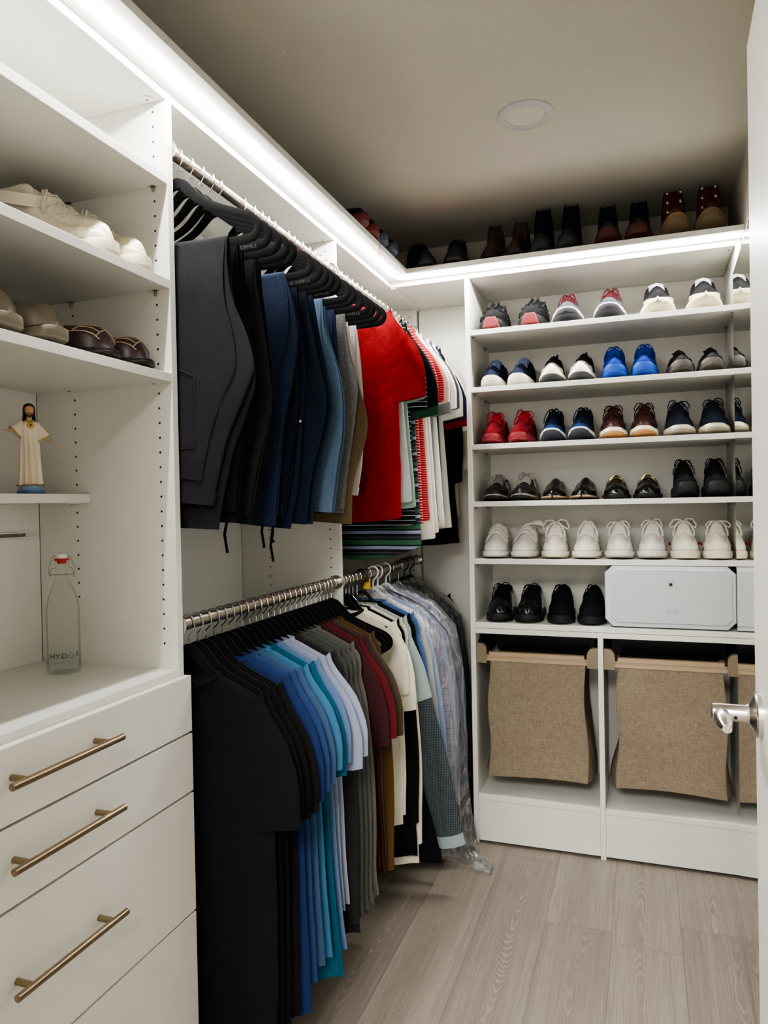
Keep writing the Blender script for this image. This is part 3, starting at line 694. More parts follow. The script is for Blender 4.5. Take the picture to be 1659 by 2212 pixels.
# shoes on the bookcase shelves, toes toward the corner
on_b2 = 'on the second bookcase shelf'
hi = dict(tall(.125), **{})
for y, dsc in ((1.168, 'nearer'), (1.274, 'farther')):
    o = shoe('high_top_sneaker', dsc + ' worn off-white high-top sneaker with loose ankle strap on the bookcase shelf', (-.966, y, 1.8407), math.radians(95), 1 if dsc == 'nearer' else -1, 'worn off-white high-tops', up='lea:#cfc8b4', sole='#d8cfb6', outs='#a09680', oth=.006, spring=.008, th=.026, toecap='lea:#ddd3b8', caph=.05, lace='#cfc9b8', lining='#a8a294', tongue=.145, laces=6, l0=.26, l1=.5, bow=.7, lr=.003, tw=.7, W=.0475, L=.30, **tall(.125))
    # strap curving round the ankle
    q = []
    for i in range(17):
        a = lerp(-.35 * PI, 1.3 * PI, i / 16)
        q.append(Vector((.057 * math.cos(a), .195 - .070 * math.sin(a), .118 + .008 * math.sin(a * 2))))
    rg = []
    for i, p in enumerate(q):
        d = (q[min(i + 1, 16)] - q[max(i - 1, 0)]).normalized(); nn = d.cross(Vector((0, 0, 1))).normalized()
        rg.append([p + nn * .0015 + Vector((0, 0, .012)), p + nn * .0015 - Vector((0, 0, .012)), p - nn * .0015 - Vector((0, 0, .012)), p - nn * .0015 + Vector((0, 0, .012))])
    MB().loft(rg).build('ankle_strap', leather('#cfc8b4'), o)
for y, dsc in ((.918, 'nearer'), (1.026, 'farther')):
    shoe('clog', dsc + ' dull beige slip-on clog with a wide round toe on the bookcase shelf', (-.966, y, 1.6395), math.radians(94), 1 if dsc == 'nearer' else -1, 'beige clogs', up='lea:#655d50', sole='#5d564a', spring=.016, th=.020, laces=0, tongue=0, lining='#231d1a', tw=.62, W=.048, toe=2.9, L=.29, rim=[(0, .01), (.06, .034), (.2, .046), (.38, .058), (.5, .062), (.7, .05), (1, .06)], crown=[(0, .012), (.03, .04), (.1, .054), (.2, .062), (.35, .07), (.5, .066), (1, .06)], open=.44)
for y, dsc in ((1.155, 'nearer'), (1.268, 'farther')):
    shoe('moccasin', dsc + ' dark brown stitched moccasin on the bookcase shelf', (-.964, y, 1.6395), math.radians(94), 1 if dsc == 'nearer' else -1, 'brown moccasins', kind='moc', up='lea:#35272a', sole='#1c1716', outs='#241d1b', spring=.010, th=.012, hth=.012, laces=0, tongue=0, lining='#171110', tw=.68, W=.050, L=.28, toe=2.7, open=.46, rim=[(0, .012), (.05, .034), (.12, .044), (.3, .050), (.46, .056), (.7, .048), (1, .058)], crown=[(0, .014), (.03, .040), (.1, .054), (.2, .060), (.33, .064), (.46, .066), (1, .06)])
# ------------------------------------------------------------------ hangers and garments (local z = 0 is the rod's centre line)
M_velvet = mat('black velvet', '#040405', .95, 0, .1, 60, .3, 1500, .12, .0004, sheen=.06)
M_plast_b = mat('black plastic', '#101113', .4)
M_plast_w = mat('white plastic', '#d9d7d2', .35)
def ribbon(pts, hw, ht, closed=False, mb=None):
    """flat bar along a path in the xz plane: hw half width in plane, ht half thickness in y"""
    n = len(pts); rings = []
    for i, p in enumerate(pts):
        a = pts[i - 1] if (i or closed) else p; b = pts[(i + 1) % n] if (i < n - 1 or closed) else p
        dx, dz = b[0] - a[0], b[1] - a[1]; l = math.hypot(dx, dz) or 1; nx, nz = -dz / l, dx / l
        w = hw[i] if isinstance(hw, list) else hw
        rings.append([(p[0] + nx * w * u, v * ht, p[1] + nz * w * u) for u, v in ((-1, -.5), (-.7, -1), (.7, -1), (1, -.5), (1, .5), (.7, 1), (-.7, 1), (-1, .5))])
    mb = mb or MB()
    if closed: rings.append(rings[0]); return mb.loft(rings, False, False)
    return mb.loft(rings)
def rounded(pts, per=6):
    out = []
    n = len(pts)
    for i in range(n - 1):
        for k in range(per):
            t = k / per; p0, p1, p2, p3 = pts[max(i - 1, 0)], pts[i], pts[i + 1], pts[min(i + 2, n - 1)]
            out.append(tuple(.5 * (2 * p1[q] + (p2[q] - p0[q]) * t + (2 * p0[q] - 5 * p1[q] + 4 * p2[q] - p3[q]) * t * t + (3 * p1[q] - p0[q] - 3 * p2[q] + p3[q]) * t ** 3) for q in range(len(p1))))
    return out + [pts[-1]]
HOOK = [(-.0165, -.011), (-.0178, 0), (-.0145, .0115), (-.006, .0172), (.004, .0176), (.013, .0128), (.0175, .003), (.0165, -.009), (.0105, -.019), (.002, -.027), (0, -.033), (0, -.066)]
HALF = [(0, -.060), (.020, -.068), (.046, -.093), (.07, -.111), (.10, -.125), (.14, -.141), (.175, -.154), (.196, -.168), (.2025, -.183), (.196, -.198), (.176, -.2055), (.1, -.207), (0, -.207)]
def hanger_proto(name, kind='velvet'):
    t = thing(name, None, 'hanger'); kx = 1.0 if kind == 'velvet' else .87
    if kind.startswith('velvet'):
        MB().tube([(x, 0, z) for x, z in rounded(HOOK, 3)], .0017, 8).build('hook', M_chrome, t)
        R = [(x * kx, z) for x, z in rounded(HALF, 4)]; path = R + [(-x, z) for x, z in R[-2:0:-1]]
        hwv = [interp([(-.208, .0098), (-.2, .0092), (-.185, .0082), (-.15, .0082), (-.11, .0095), (-.08, .0115), (-.06, .013)], z) for x, z in path]
        mb = ribbon(path, hwv, .0030, True)
        mb.box(-.011, .011, -.0045, .0045, -.072, -.058)
        mb.build('body', M_velvet, t)
    elif kind == 'wire':
        MB().tube([(x, 0, z) for x, z in rounded(HOOK, 3)], .0015, 8).build('hook', M_chrome, t)
        pts = [(0, 0, -.066), (.03, 0, -.095), (.165, 0, -.165), (.172, 0, -.172), (.165, 0, -.178), (-.165, 0, -.178), (-.172, 0, -.172), (-.165, 0, -.165), (-.03, 0, -.095)]
        MB().tube(pts, .0014, 6, True).build('body', M_chrome, t)
    else:
        m = M_plast_w if kind == 'white' else M_plast_b
        MB().tube([(x * 1.15, 0, z * 1.12 + .001) for x, z in rounded(HOOK, 3)], .0036, 8).build('hook', m, t)
        R = [(x * kx, z) for x, z in rounded(HALF, 4)]; ribbon(R + [(-x, z) for x, z in R[-2:0:-1]], .006, .004, True).build('body', m, t)
    return t
PROTO = {}
def hanger(kind, x, y, z, label, group, rz=0):
    nm = {'velvet': 'velvet_hanger', 'velvet_slim': 'velvet_hanger', 'wire': 'wire_hanger', 'white': 'plastic_hanger', 'black': 'plastic_hanger'}[kind]
    if kind not in PROTO:
        o = PROTO[kind] = hanger_proto(nm, kind); o.location = (x, y, z); o.rotation_euler = (0, 0, rz); o['label'] = label; o['group'] = group
        return o
    o = copy_tree(PROTO[kind], (x, y, z), label, rz); o['group'] = group
    return o
def fold(x, z, sd, a):
    """soft vertical folds plus loose wrinkles, in metres along y"""
    f = math.sin(x * 34 + sd * .9 + 1.2 * math.sin(z * 5 + sd * .6)) * .5 + math.sin(x * 61 + sd * 1.3 + z * 3) * .28
    w = noise.noise(Vector((x * 9, z * 7, sd * 1.1))) * .7 + noise.noise(Vector((x * 22, z * 16, sd * .9))) * .3
    return a * (f + w)
def tubeloft(levels, n, sd, amp, mb=None, cap=True):
    """levels: (cx, z_in, z_out, half width, half thickness, fold amount); z runs from inner (-x) to outer (+x) edge"""
    rings = []
    for cx, zi, zo, hw, ht, am, *sg_ in levels:
        r = []
        for k in range(n):
            a = 2 * PI * k / n; c, s_ = math.cos(a), math.sin(a)
            u = math.copysign(abs(c) ** .8, c); v = math.copysign(abs(s_) ** .75, s_)
            x = cx + hw * u; z = lerp(zi, zo, (u + 1) / 2) - (sg_[0] * (1 - u * u) if sg_ else 0)
            r.append((x, ht * v + fold(x, z, sd, amp * am) + .0015 * math.sin(u * 14 + sd) * am, z))
        rings.append(r)
    c0, c1 = cap if isinstance(cap, tuple) else (cap, cap)
    return (mb or MB()).loft(rings, c0, c1)
def collar(par, sd, m, z0=-.100, hw=.082, kind='crew'):
    rg = []
    for k in range(24):
        a = 2 * PI * k / 24; c, s_ = math.cos(a), math.sin(a)
        x = hw * math.copysign(abs(c) ** .9, c); y = .017 * s_; dz = -.030 * (1 - abs(c) ** 1.6) * (1 if s_ < 0 else .25)
        h = (.013 if kind == 'crew' else .03) * (1 - .75 * abs(c) ** 2)
        rg.append([(x * 1.03, y * 1.15, z0 + dz - .004), (x * 1.01, y * 1.1 , z0 + dz + h), (x * .95, y * .8, z0 + dz + h), (x * .97, y * .8, z0 + dz - .004)])
    rg.append(rg[0])
    return MB().loft(rg, False, False).build('collar', m, par)
def tee(name, label, y, zrod, m, sd, group, ox=0.0, hem=-.88, hemw=.232, sl=.22, slx=.205, slw=.066, m_sl=None, m_col=None, trim=None, thick=1.0, neck=-.100, sh=.192, col='crew', left=True, waist=None, cuff=None, sl_out=0.0, cat='shirt', rz=None, sag=.014, fa=1.0):
    t = thing(name, label, cat, (XRod + ox, y, zrod), math.radians(rz if rz is not None else random.Random(sd).uniform(-.3, .3)), group)
    lv = []
    zs = [neck, neck - .004, neck - .010, neck - .018, neck - .027, neck - .036, neck - .047, neck - .060, neck - .076, neck - .10, neck - .14, neck - .19]
    hwT = [.072, .082, .097, .114, .133, .153, .173, sh - .003, sh + .006, sh + .010, sh + .008, sh + .010]
    for z, w in zip(zs, hwT): lv.append((0, z, z, w, lerp(.0080, .0108, clamp((neck - z) / .16)) * thick, .12 + .6 * clamp((neck - .03 - z) / .2)))
    n2 = 12
    for i in range(1, n2 + 1):
        a = i / n2; z = lerp(neck - .19, hem, a)
        sgv = sag * a * a
        w = cinterp([(0, sh + .010), (.5, (waist or lerp(sh + .010, hemw, .45))), (1, hemw)], a)
        zz = z - (.012 * math.sin(sd * 2) if i == n2 else 0)
        lv.append((0, z, zz, w, lerp(.0108, .0122, a) * thick, .7 + 1.3 * a, sgv))
    lv.append((0, hem + .004, hem + .004, hemw - .004, .008 * thick, 2.0, sag))
    to = tubeloft(lv, 48, sd, .0075 * thick * fa, cap=(False, True)).build('torso', m, t, angle=75)
    ms = m_sl or m
    for sg in ((1, -1) if left else (1,)):
        rs = []; N = 12 if sl < .35 else 20
        for i in range(N + 1):
            a = i / N
            cz = neck - .066 - sl * 1.08 * a; cxx = lerp(.150, slx, smooth(min(1, a * 1.25))) + (sl_out * a * a if sg > 0 else 0)
            w = lerp(.030, slw, smooth(min(1, a * 2.2))) if sl < .35 else lerp(lerp(.030, slw, smooth(min(1, a * 4))), slw * .62, smooth((a - .25) / .75))
            tilt = .022 * (1 - a) + .012
            rs.append((sg * cxx, cz - (tilt if sg > 0 else -tilt), cz + (tilt if sg > 0 else -tilt), w, lerp(.009, .0120, min(1, a * 2)) * thick, .35 + .5 * a))
        last = rs[-1]; rs.append((last[0], last[1] + .004, last[2] + .004, last[3] * .92, last[4] * .55, last[5]))
        so = tubeloft(rs, 28, sd, .0062 * thick * fa).build('sleeve', ms, t, angle=75)
        if trim or cuff:
            q = rs[-4:-1] if cuff else rs[-3:-1]
            q = [(c, zi, zo, w * 1.02, th * 1.10, f) for c, zi, zo, w, th, f in q]
            tubeloft(q, 28, sd, .0062 * thick).build('cuff', cuff or trim, so, angle=75)
    if col: collar(t, sd, m_col or m, neck + .001, .076, col)
    return t
def pants(name, label, y, zrod, m, sd, group, ox=0.0, prof=None, ln=.64, near_ln=None, thick=1.0, band=True, cord=0, pocket=None, m_in=None, rz=None):
    """trousers folded over the hanger bar: near and far halves meet in a fold at the top"""
    t = thing(name, label, 'trousers', (XRod + ox, y, zrod), math.radians(rz or 0), group)
    rp = random.Random(sd * 7.7); b_ = rp.uniform(.135, .172); c_ = rp.uniform(.40, .62)
    P = prof or [(0, .122), (.1, .124), (.25, lerp(.126, b_, .35)), (c_ - .05, b_), (c_ + .04, b_ - .004), (.80, lerp(.1, b_, .35)), (1, rp.uniform(.085, .105))]
    for q, sg in enumerate((-1, 1)):
        l = (near_ln or ln) if sg < 0 else ln * (1.0 if q == 0 else .96); lv = []
        AA = [0, .006, .014, .024] + [i / 22 for i in range(1, 23)]; N = len(AA) - 1
        for a in AA:
            z = -.1920 - l * a
            w = cinterp(P, a) if sg < 0 else cinterp(P, a) * .93 + .004
            lf = -.122; cx = (w + lf) / 2; hw = (w - lf) / 2
            yo = sg * (cinterp([(0, .0026), (.006, .0062), (.014, .0078), (.03, .0084), (1, .0088)], a)) * thick
            lv.append((cx, z + (.012 * a if sg < 0 else 0), z - .010 * a, hw, cinterp([(0, .0022), (.006, .0030), (.014, .0036), (.03, .0042), (.2, .0074), (1, .0080)], a) * (thick if a > .05 else 1), .9 * smooth(a * 4 - .1) * (.3 + .7 * a), yo))
        mb = MB(); rings = []
        for cx, zi, zo, hw, ht, am, yo in lv:
            r = []
            for k in range(36):
                an = 2 * PI * k / 36; c, s_ = math.cos(an), math.sin(an)
                u = math.copysign(abs(c) ** .8, c); v = math.copysign(abs(s_) ** .75, s_); x = cx + hw * u; z = lerp(zi, zo, (u + 1) / 2)
                yy = ht * v + yo + fold(x, z, sd + q, .0062 * am)
                # crease running from the fold down to the seat
                yy += -.004 * math.exp(-((x - lerp(.02, .12, clamp((-.19 - z) / .4))) / .012) ** 2) * clamp((-.22 - z) / .1)
                r.append((x, yy, z))
            rings.append(r)
        leg = MB().loft(rings).build('front_half' if sg < 0 else 'back_half', m, t, angle=75)
        if sg < 0:   # the upper of the two stacked legs, a little narrower
            kq = random.Random(sd * 3.3).uniform(.76, .90); r2 = []
            for i in range(3, N - 1):
                L_ = lv[i]; q_ = smooth((i - 3) / 4); w2 = lerp(L_[3] * .985, L_[3] * kq, smooth((i - 3) / (N - 5) * 1.3)); c2 = L_[0] - (L_[3] - w2)
                ht = .0032 * (.35 + .65 * q_); y2 = L_[6] - L_[4] * (.6 + .42 * q_) - .0012 * q_
                r2.append([(c2 + w2 * math.copysign(abs(math.cos(t_)) ** .8, math.cos(t_)), y2 + ht * math.copysign(abs(math.sin(t_)) ** .75, math.sin(t_)) + fold(c2 + w2 * math.cos(t_), L_[1], sd, .0062 * L_[5]), lerp(L_[1], L_[2], (math.cos(t_) + 1) / 2)) for t_ in [2 * PI * k / 32 for k in range(32)]])
            MB().loft(r2).build('leg', m, leg, angle=75)
        if band and sg < 0:
            b = [[((p[0] - lv[i][0]) * 1.015 + lv[i][0], p[1] * 1.0 + (-.0016 if p[1] < lv[i][6] else .0016), p[2] - .001) for p in rings[i]] for i in (N - 1, N)]
            MB().loft(b).build('waistband', m, leg, angle=75)
        if pocket and sg < 0:
            (px0, px1, pz0, pz1), pm = pocket
            poly = [(px0, pz0), (px1, pz0 + .004), (px1 + .004, pz1 - .028), ((px0 + px1) * .46, pz1), (px0, pz1 - .012)]
            def fr(x, z, g):
                i = min(range(N + 1), key=lambda q_: abs(lv[q_][1] - z)); L_ = lv[i]
                u = clamp((x - L_[0]) / L_[3], -1, 1); c = math.copysign(abs(u) ** 1.25, u); v = (1 - c * c) ** .375
                return -L_[4] * v + L_[6] + fold(x, z, sd + q, .0062 * L_[5]) - g - .004 * math.exp(-((x - lerp(.02, .12, clamp((-.19 - z) / .4))) / .012) ** 2)
            ed = []
            for i in range(len(poly)):
                a_, b_ = poly[i], poly[(i + 1) % len(poly)]
                for k in range(6): ed.append((lerp(a_[0], b_[0], k / 6), lerp(a_[1], b_[1], k / 6)))
            MB().tube([(x, fr(x, z, .0062), z) for x, z in ed], .0016, 5, True).tube([(x * .96 + .04 * px0, fr(x, z, .0062), z * .96 + .04 * (pz0 + pz1) / 2) for x, z in ed], .0009, 5, True).build('pocket_seam', pm, leg)
    for c in range(cord):
        x = .02 + .03 * c; z0 = -.192 - (near_ln or ln)
        MB().tube([(x, .012, z0 + .03), (x + .004, .010, z0 - .02), (x - .003, .008, z0 - .055 - .02 * c), (x + .004, .008, z0 - .10 + .015 * c)], .0035, 6).build('drawstring', M_velvet, t)
    return t
def stripes(name, per, cols):
    t = NT(name); o = t.obj(); sp = t.node('ShaderNodeSeparateXYZ'); t.link(o, sp.inputs[0])
    fr = t.math('FRACT', t.math('ADD', t.math('DIVIDE', sp.outputs['Z'], per), 40.0))
    r = t.node('ShaderNodeValToRGB'); r.color_ramp.interpolation = 'CONSTANT'; e = r.color_ramp.elements
    e[0].position = cols[0][1]; e[0].color = srgb(cols[0][0]); e[1].position = cols[1][1]; e[1].color = srgb(cols[1][0])
    for c, p in cols[2:]: q = e.new(p); q.color = srgb(c)
    t.link(fr, r.inputs[0]); t.link(r.outputs[0], t.b.inputs['Base Color']); t.set(Roughness=.9)
    return t.m
def dk(h, f, ds=.82):
    v = [int(h[i:i + 2], 16) for i in (1, 3, 5)]; g = sum(v) / 3
    return '#' + ''.join('%02x' % int(clamp((g + (x - g) * ds) * f, 0, 255)) for x in v)
def pick(lo, hi, n): return [lerp(lo, hi, i / (n - 1)) for i in range(n)]
# ---- upper rod, first bay: trousers
gP, gH1 = 'trousers on the upper rod', 'velvet hangers carrying trousers'
PN = [('charcoal trousers with a stitched back pocket, nearest the drawers', 'plain', '#18171a', None),
      ('black-navy trousers just behind the charcoal pair', 'plain', '#08090c', None),
      ('midnight trousers, third from the drawers', 'plain', '#07090e', None),
      ('black ribbed joggers with a drawstring loop', 'heather', '#101012', '#1b1b20'),
      ('deep navy slim trousers behind the black joggers', 'plain', '#0e1220', None),
      ('bright navy chinos showing a wide smooth leg', 'plain', '#1a2640', None),
      ('dark navy joggers with hanging drawstrings', 'plain', '#0e1424', None),
      ('ink-blue trousers with a snap button', 'plain', '#121d36', None),
      ('dark indigo jeans beside the ink-blue pair', 'denim', '#0d1626', '#1a2a44'),
      ('raw indigo jeans next to the faded pair', 'denim', '#0f1a2e', '#203450'),
      ('faded mid-blue jeans with a riveted pocket', 'denim', '#38536f', '#6f8ca8'),
      ('washed blue jeans behind the riveted pair', 'denim', '#33506c', '#5f7f9c'),
      ('navy dress trousers between jeans and grey wool', 'plain', '#1f2a4d', None),
      ('grey heather wool trousers', 'heather', '#3e3e40', '#8b8a88'),
      ('khaki tan chinos with a cuffed hem', 'plain', '#6b573a', None),
      ('light stone trousers with a back pocket', 'plain', '#b5aca3', None),
      ('pale grey trousers, nearest the red shirt', 'plain', '#c4beb8', None)]
YP = [1.386, 1.428, 1.470, 1.512, 1.548, 1.662, 1.712, 1.752, 1.788, 1.824, 1.905, 1.944, 2.000, 2.050, 2.086, 2.138, 2.190]
rl = random.Random(5)
for i, (d, k, c1, c2) in enumerate(PN):
    y = YP[i]; mm = fabric('cloth trousers %d' % i, dk(c1, 1.3 if i < 4 else .92), k, c2 and dk(c2, 1.3 if i < 4 else .92))
    dz = rl.uniform(-.006, .004); ox = rl.uniform(-.008, .008)
    kw = {}
    if i == 0: kw = dict(ln=.655, near_ln=.575, prof=[(0, .128), (.12, .128), (.25, .14), (.38, .172), (.5, .188), (.58, .168), (.72, .128), (.86, .10), (1, .08)], pocket=((-.075, .045, -.655, -.468), fabric('charcoal seam', '#2a292c')), cord=0, thick=1.25)
    elif i == 5: kw = dict(ln=.63, prof=[(0, .128), (.1, .15), (.25, .165), (.4, .15), (.6, .118), (.8, .10), (1, .088)], thick=1.2)
    elif i in (6, 3): kw = dict(ln=.645, cord=2 if i == 6 else 1, near_ln=.60)
    elif i == 7: kw = dict(ln=.65, near_ln=.64, cord=1)
    elif i in (8, 9): kw = dict(ln=.63, prof=[(0, .12), (.15, .135), (.35, .16), (.48, .178), (.6, .165), (.78, .13), (1, .11)])
    elif i in (10, 11): kw = dict(ln=.62, near_ln=.60, prof=[(0, .122), (.15, .128), (.35, .165), (.5, .178), (.65, .175), (.8, .155), (1, .135)], pocket=((.03, .10, -.66, -.57), fabric('jean stitch', '#8fa2b4')) if i == 10 else None, thick=1.15)
    elif i == 14: kw = dict(ln=.64, prof=[(0, .11), (.15, .12), (.3, .145), (.5, .178), (.6, .172), (.8, .13), (1, .12)])
    elif i in (15, 16): kw = dict(ln=.60 if i == 15 else .55, prof=[(0, .105), (.3, .12), (.6, .125), (.85, .115), (1, .10)], pocket=((.0, .075, -.64, -.53), mm) if i == 15 else None)
    else: kw = dict(ln=.625 + .02 * rl.random(), near_ln=.59)
    PRZ = (0, 1.2, 2.2, 2.6, 2.0, -3.6, -2.8, -2.0, -1.2, -.4, -2.6, -1.8, -.4, 1.4, 2.4, 1.8, .4)[i]
    pants('trousers', d, y, ZRU, mm, 10 + i * .06, gP, ox=ox, rz=PRZ, **kw)
    if i == 7: MB().blob((.128, -.020, -.56), (.006, .004, .006), 12, 8).build('snap_button', M_chrome, [q for q in bpy.data.objects if q.get('label') == d][0])
    o = hanger('velvet', XRod, y, ZRU, 'black velvet hanger through the ' + d.split(',')[0].replace(' just behind the charcoal pair', '').split(' with ')[0].split(' behind')[0].split(' beside')[0].split(' next')[0].split(' between')[0].split(' showing')[0], gH1, math.radians(PRZ))
    if i in (1, 6, 9, 13):
        tx = text_mesh('REAL SIMPLE', .0115, 'lettering', .0002, 0, 1.25)
        tx.xf(Matrix.Translation((.135, -.0031, -.2065)) @ Matrix.Rotation(PI / 2, 4, 'X')).build('lettering', mat('raised lettering', '#3a3a3d', .6), o, sm=False)
# ---- upper rod, corner bay: tees
gU, gH2 = 'shirts on the upper rod in the corner', 'velvet hangers under the corner shirts'
cr_ = '#ddd9cf'
UP = [('large bright red tee at the front of the corner bay', 'tee_shirt', fabric('red jersey', '#7d0f14', var=.14, wrinkle=.95), dict(hem=-.835, hemw=.205, slx=.215, sl=.255, slw=.078, ox=.01, fa=2.4)),
      ('pale grey tee peeking behind the red one', 'tee_shirt', fabric('pale grey jersey', '#b4b8ba'), dict(hem=-.78, slx=.19)),
      ('sage green tee with a dark line print', 'tee_shirt', fabric('sage jersey', '#8ba394'), dict(hem=-.80, slx=.205, sl=.25)),
      ('black polo with thin white pinstripes', 'polo_shirt', fabric('pinstripe black', '#121317', 'stripe:.0165:.1', '#c9ccd0'), dict(hem=-.86, hemw=.215, slx=.20, sl=.27)),
      ('navy polo with bold green, white and blue hem stripes', 'polo_shirt', stripes('navy polo stripe', .056, (('#10131d', .0), ('#8791ac', .10), ('#10131d', .30), ('#2f5a40', .40), ('#10131d', .70), ('#3a3f4c', .82), ('#10131d', .92))), dict(hem=-.94, hemw=.222, slx=.222, sl=.29, slw=.072, sag=.05, m_sl=fabric('black pique', '#131419'), trim=fabric('green stripe', '#2b4d38'))),
      ('coral red tee with fine white stripes', 'tee_shirt', fabric('coral stripe', '#ae222c', 'stripe:.0105:.32', '#e2a9a4'), dict(hem=-.86, hemw=.215, slx=.215, sl=.24)),
      ('deep red tee with pale pin stripes', 'tee_shirt', fabric('red stripe', '#a01924', 'stripe:.0085:.25', '#d98d8a'), dict(hem=-.85, hemw=.225, slx=.225, sl=.235)),
      ('first white tee after the striped reds', 'tee_shirt', fabric('white jersey a', '#dcd7ca', var=.04), dict(hem=-.92, hemw=.232, slx=.225, sl=.235, slw=.075, thick=1.15)),
      ('ivory tee with a folded sleeve', 'tee_shirt', fabric('white jersey b', '#e0dccf', var=.04), dict(hem=-.90, hemw=.232, slx=.222, sl=.22)),
      ('mid-grey tee among the white ones', 'tee_shirt', fabric('grey jersey u', '#77797a'), dict(hem=-.86, hemw=.22, slx=.215, sl=.26)),
      ('white tee between grey and charcoal tees', 'tee_shirt', fabric('white jersey c', '#e3e0d6', var=.04), dict(hem=-.88, hemw=.232, slx=.225, sl=.24)),
      ('charcoal tee with a short dark sleeve', 'tee_shirt', fabric('charcoal jersey u', '#3a3c3f'), dict(hem=-.84, hemw=.215, slx=.225, sl=.235)),
      ('white long tee, last before the navy polo', 'tee_shirt', fabric('white jersey d', '#e4e1d7', var=.04), dict(hem=-.885, hemw=.236, slx=.228, sl=.26)),
      ('navy polo with a red hem', 'polo_shirt', fabric('navy pique', '#161d3a'), dict(hem=-.86, hemw=.225, slx=.236, sl=.29, trim=fabric('dark red rib', '#7d1a2a'))),
      ('black long-hanging shirt near the corner', 'long_sleeve_shirt', fabric('black jersey u', '#0f0f12'), dict(hem=-.95, hemw=.245, slx=.22, sl=.5, slw=.07)),
      ('cream knit shirt against the corner wall', 'tee_shirt', fabric('cream knit', '#dccfae'), dict(hem=-.84, hemw=.225, slx=.225, sl=.30, slw=.07)),
      ('cream cardigan, last on the upper rod', 'long_sleeve_shirt', fabric('cream knit b', '#d9cdb2'), dict(hem=-.84, hemw=.225, slx=.23, sl=.45, slw=.07))]
YU = [2.303] + pick(2.352, 3.06, len(UP) - 1)
for i, (d, nm, m, kw) in enumerate(UP):
    o = tee(nm, d, YU[i], ZRU, m, 40 + i * .06, gU, col='polo' if 'polo' in nm else 'crew', **kw)
    hanger('velvet_slim', XRod, YU[i], ZRU, 'black velvet hanger inside the ' + ' '.join(d.split(',')[0].split()[:9]), gH2, math.radians(rl.uniform(-.3, .3)))
# ---- lower rod, first bay: tees by colour
gL, gH3 = 'tees on the lower rod', 'velvet hangers of the lower rod'
YL = [1.380, 1.401, 1.424, 1.448, 1.470, 1.493, 1.519, 1.546, 1.575, 1.612, 1.646, 1.684, 1.723, 1.767, 1.802, 1.839, 1.880, 1.912, 1.946, 1.988, 2.030, 2.064, 2.097, 2.130, 2.172]
YG = pick(1.392, 2.105, 22)
LO = [('near-black navy long tee, first by the drawers', '#121319', 'plain', None, dict(hem=-.905, hemw=.2, slx=.200, sl=.245, ox=.004)),
      ('soft black long tee, second from the drawers', '#0d0d0f', 'plain', None, dict(hem=-.90, hemw=.2, slx=.196, sl=.245)),
      ('washed black long tee, third from the drawers', '#0e0e11', 'plain', None, dict(hem=-.91, hemw=.20, slx=.198, sl=.25)),
      ('charcoal-black tee right before the royal blue ones', '#151311', 'plain', None, dict(hem=-.91, hemw=.205, slx=.202, sl=.25)),
      ('royal blue tee, darker of the two', '#1d336c', 'plain', None, dict(hem=-.93, hemw=.215, slx=.2, sl=.25)),
      ('royal blue tee, brighter of the two', '#284680', 'plain', None, dict(hem=-.88, hemw=.215, slx=.2, sl=.24)),
      ('slate blue tee between royal and sky blue', '#3d5c87', 'plain', None, dict(hem=-.86, hemw=.22, slx=.2, sl=.235)),
      ('sky blue tee next to the teal one', '#3d78a6', 'plain', None, dict(hem=-.86, hemw=.225, slx=.204, sl=.215)),
      ('teal blue long tee reaching low', '#14607e', 'plain', None, dict(hem=-.93, hemw=.238, slx=.2, sl=.24)),
      ('textured cornflower blue tee behind teal', '#5078b0', 'heather', '#6f93c4', dict(hem=-.88, hemw=.236, slx=.2, sl=.22)),
      ('pale periwinkle tee, nearer one', '#9aa5c4', 'plain', None, dict(hem=-.80, hemw=.22, slx=.212, sl=.245, slw=.07)),
      ('pale periwinkle tee, farther one', '#a5b0cc', 'plain', None, dict(hem=-.80, hemw=.22, slx=.214, sl=.225, slw=.07)),
      ('dark charcoal tee behind the periwinkle ones', '#2b2a2b', 'plain', None, dict(hem=-.90, hemw=.232, slx=.198, sl=.66, slw=.058)),
      ('dark heather grey tee, first of the speckled greys', '#30302f', 'heather', '#656461', dict(hem=-.86, hemw=.235, slx=.198, sl=.66, slw=.058)),
      ('ash grey tee between the speckled greys', '#494946', 'heather', '#5f5f5a', dict(hem=-.88, hemw=.238, slx=.198, sl=.66, slw=.058)),
      ('mottled grey tee near the stone one', '#44443f', 'heather', '#787670', dict(hem=-.87, hemw=.242, slx=.198, sl=.66, slw=.058)),
      ('light stone grey tee, last of the greys', '#5e5d55', 'heather', '#807e74', dict(hem=-.86, hemw=.244, slx=.198, sl=.66, slw=.058)),
      ('plum maroon tee next to the greys', '#4a2028', 'plain', None, dict(hem=-.86, hemw=.225, slx=.206, sl=.26)),
      ('crimson red tee on the lower rod', '#751c24', 'plain', None, dict(hem=-.82, hemw=.225, slx=.214, sl=.25, slw=.07)),
      ('dark wine tee between red and brown', '#4c2a2e', 'plain', None, dict(hem=-.86, hemw=.228, slx=.2, sl=.24)),
      ('taupe brown tee with a wide sleeve', '#5a4a3a', 'plain', None, dict(hem=-.84, hemw=.22, slx=.212, sl=.262, slw=.07)),
      ('caramel brown long-sleeve tee', '#6a4a22', 'plain', None, dict(hem=-.85, hemw=.215, slx=.195, sl=.66, slw=.058))]
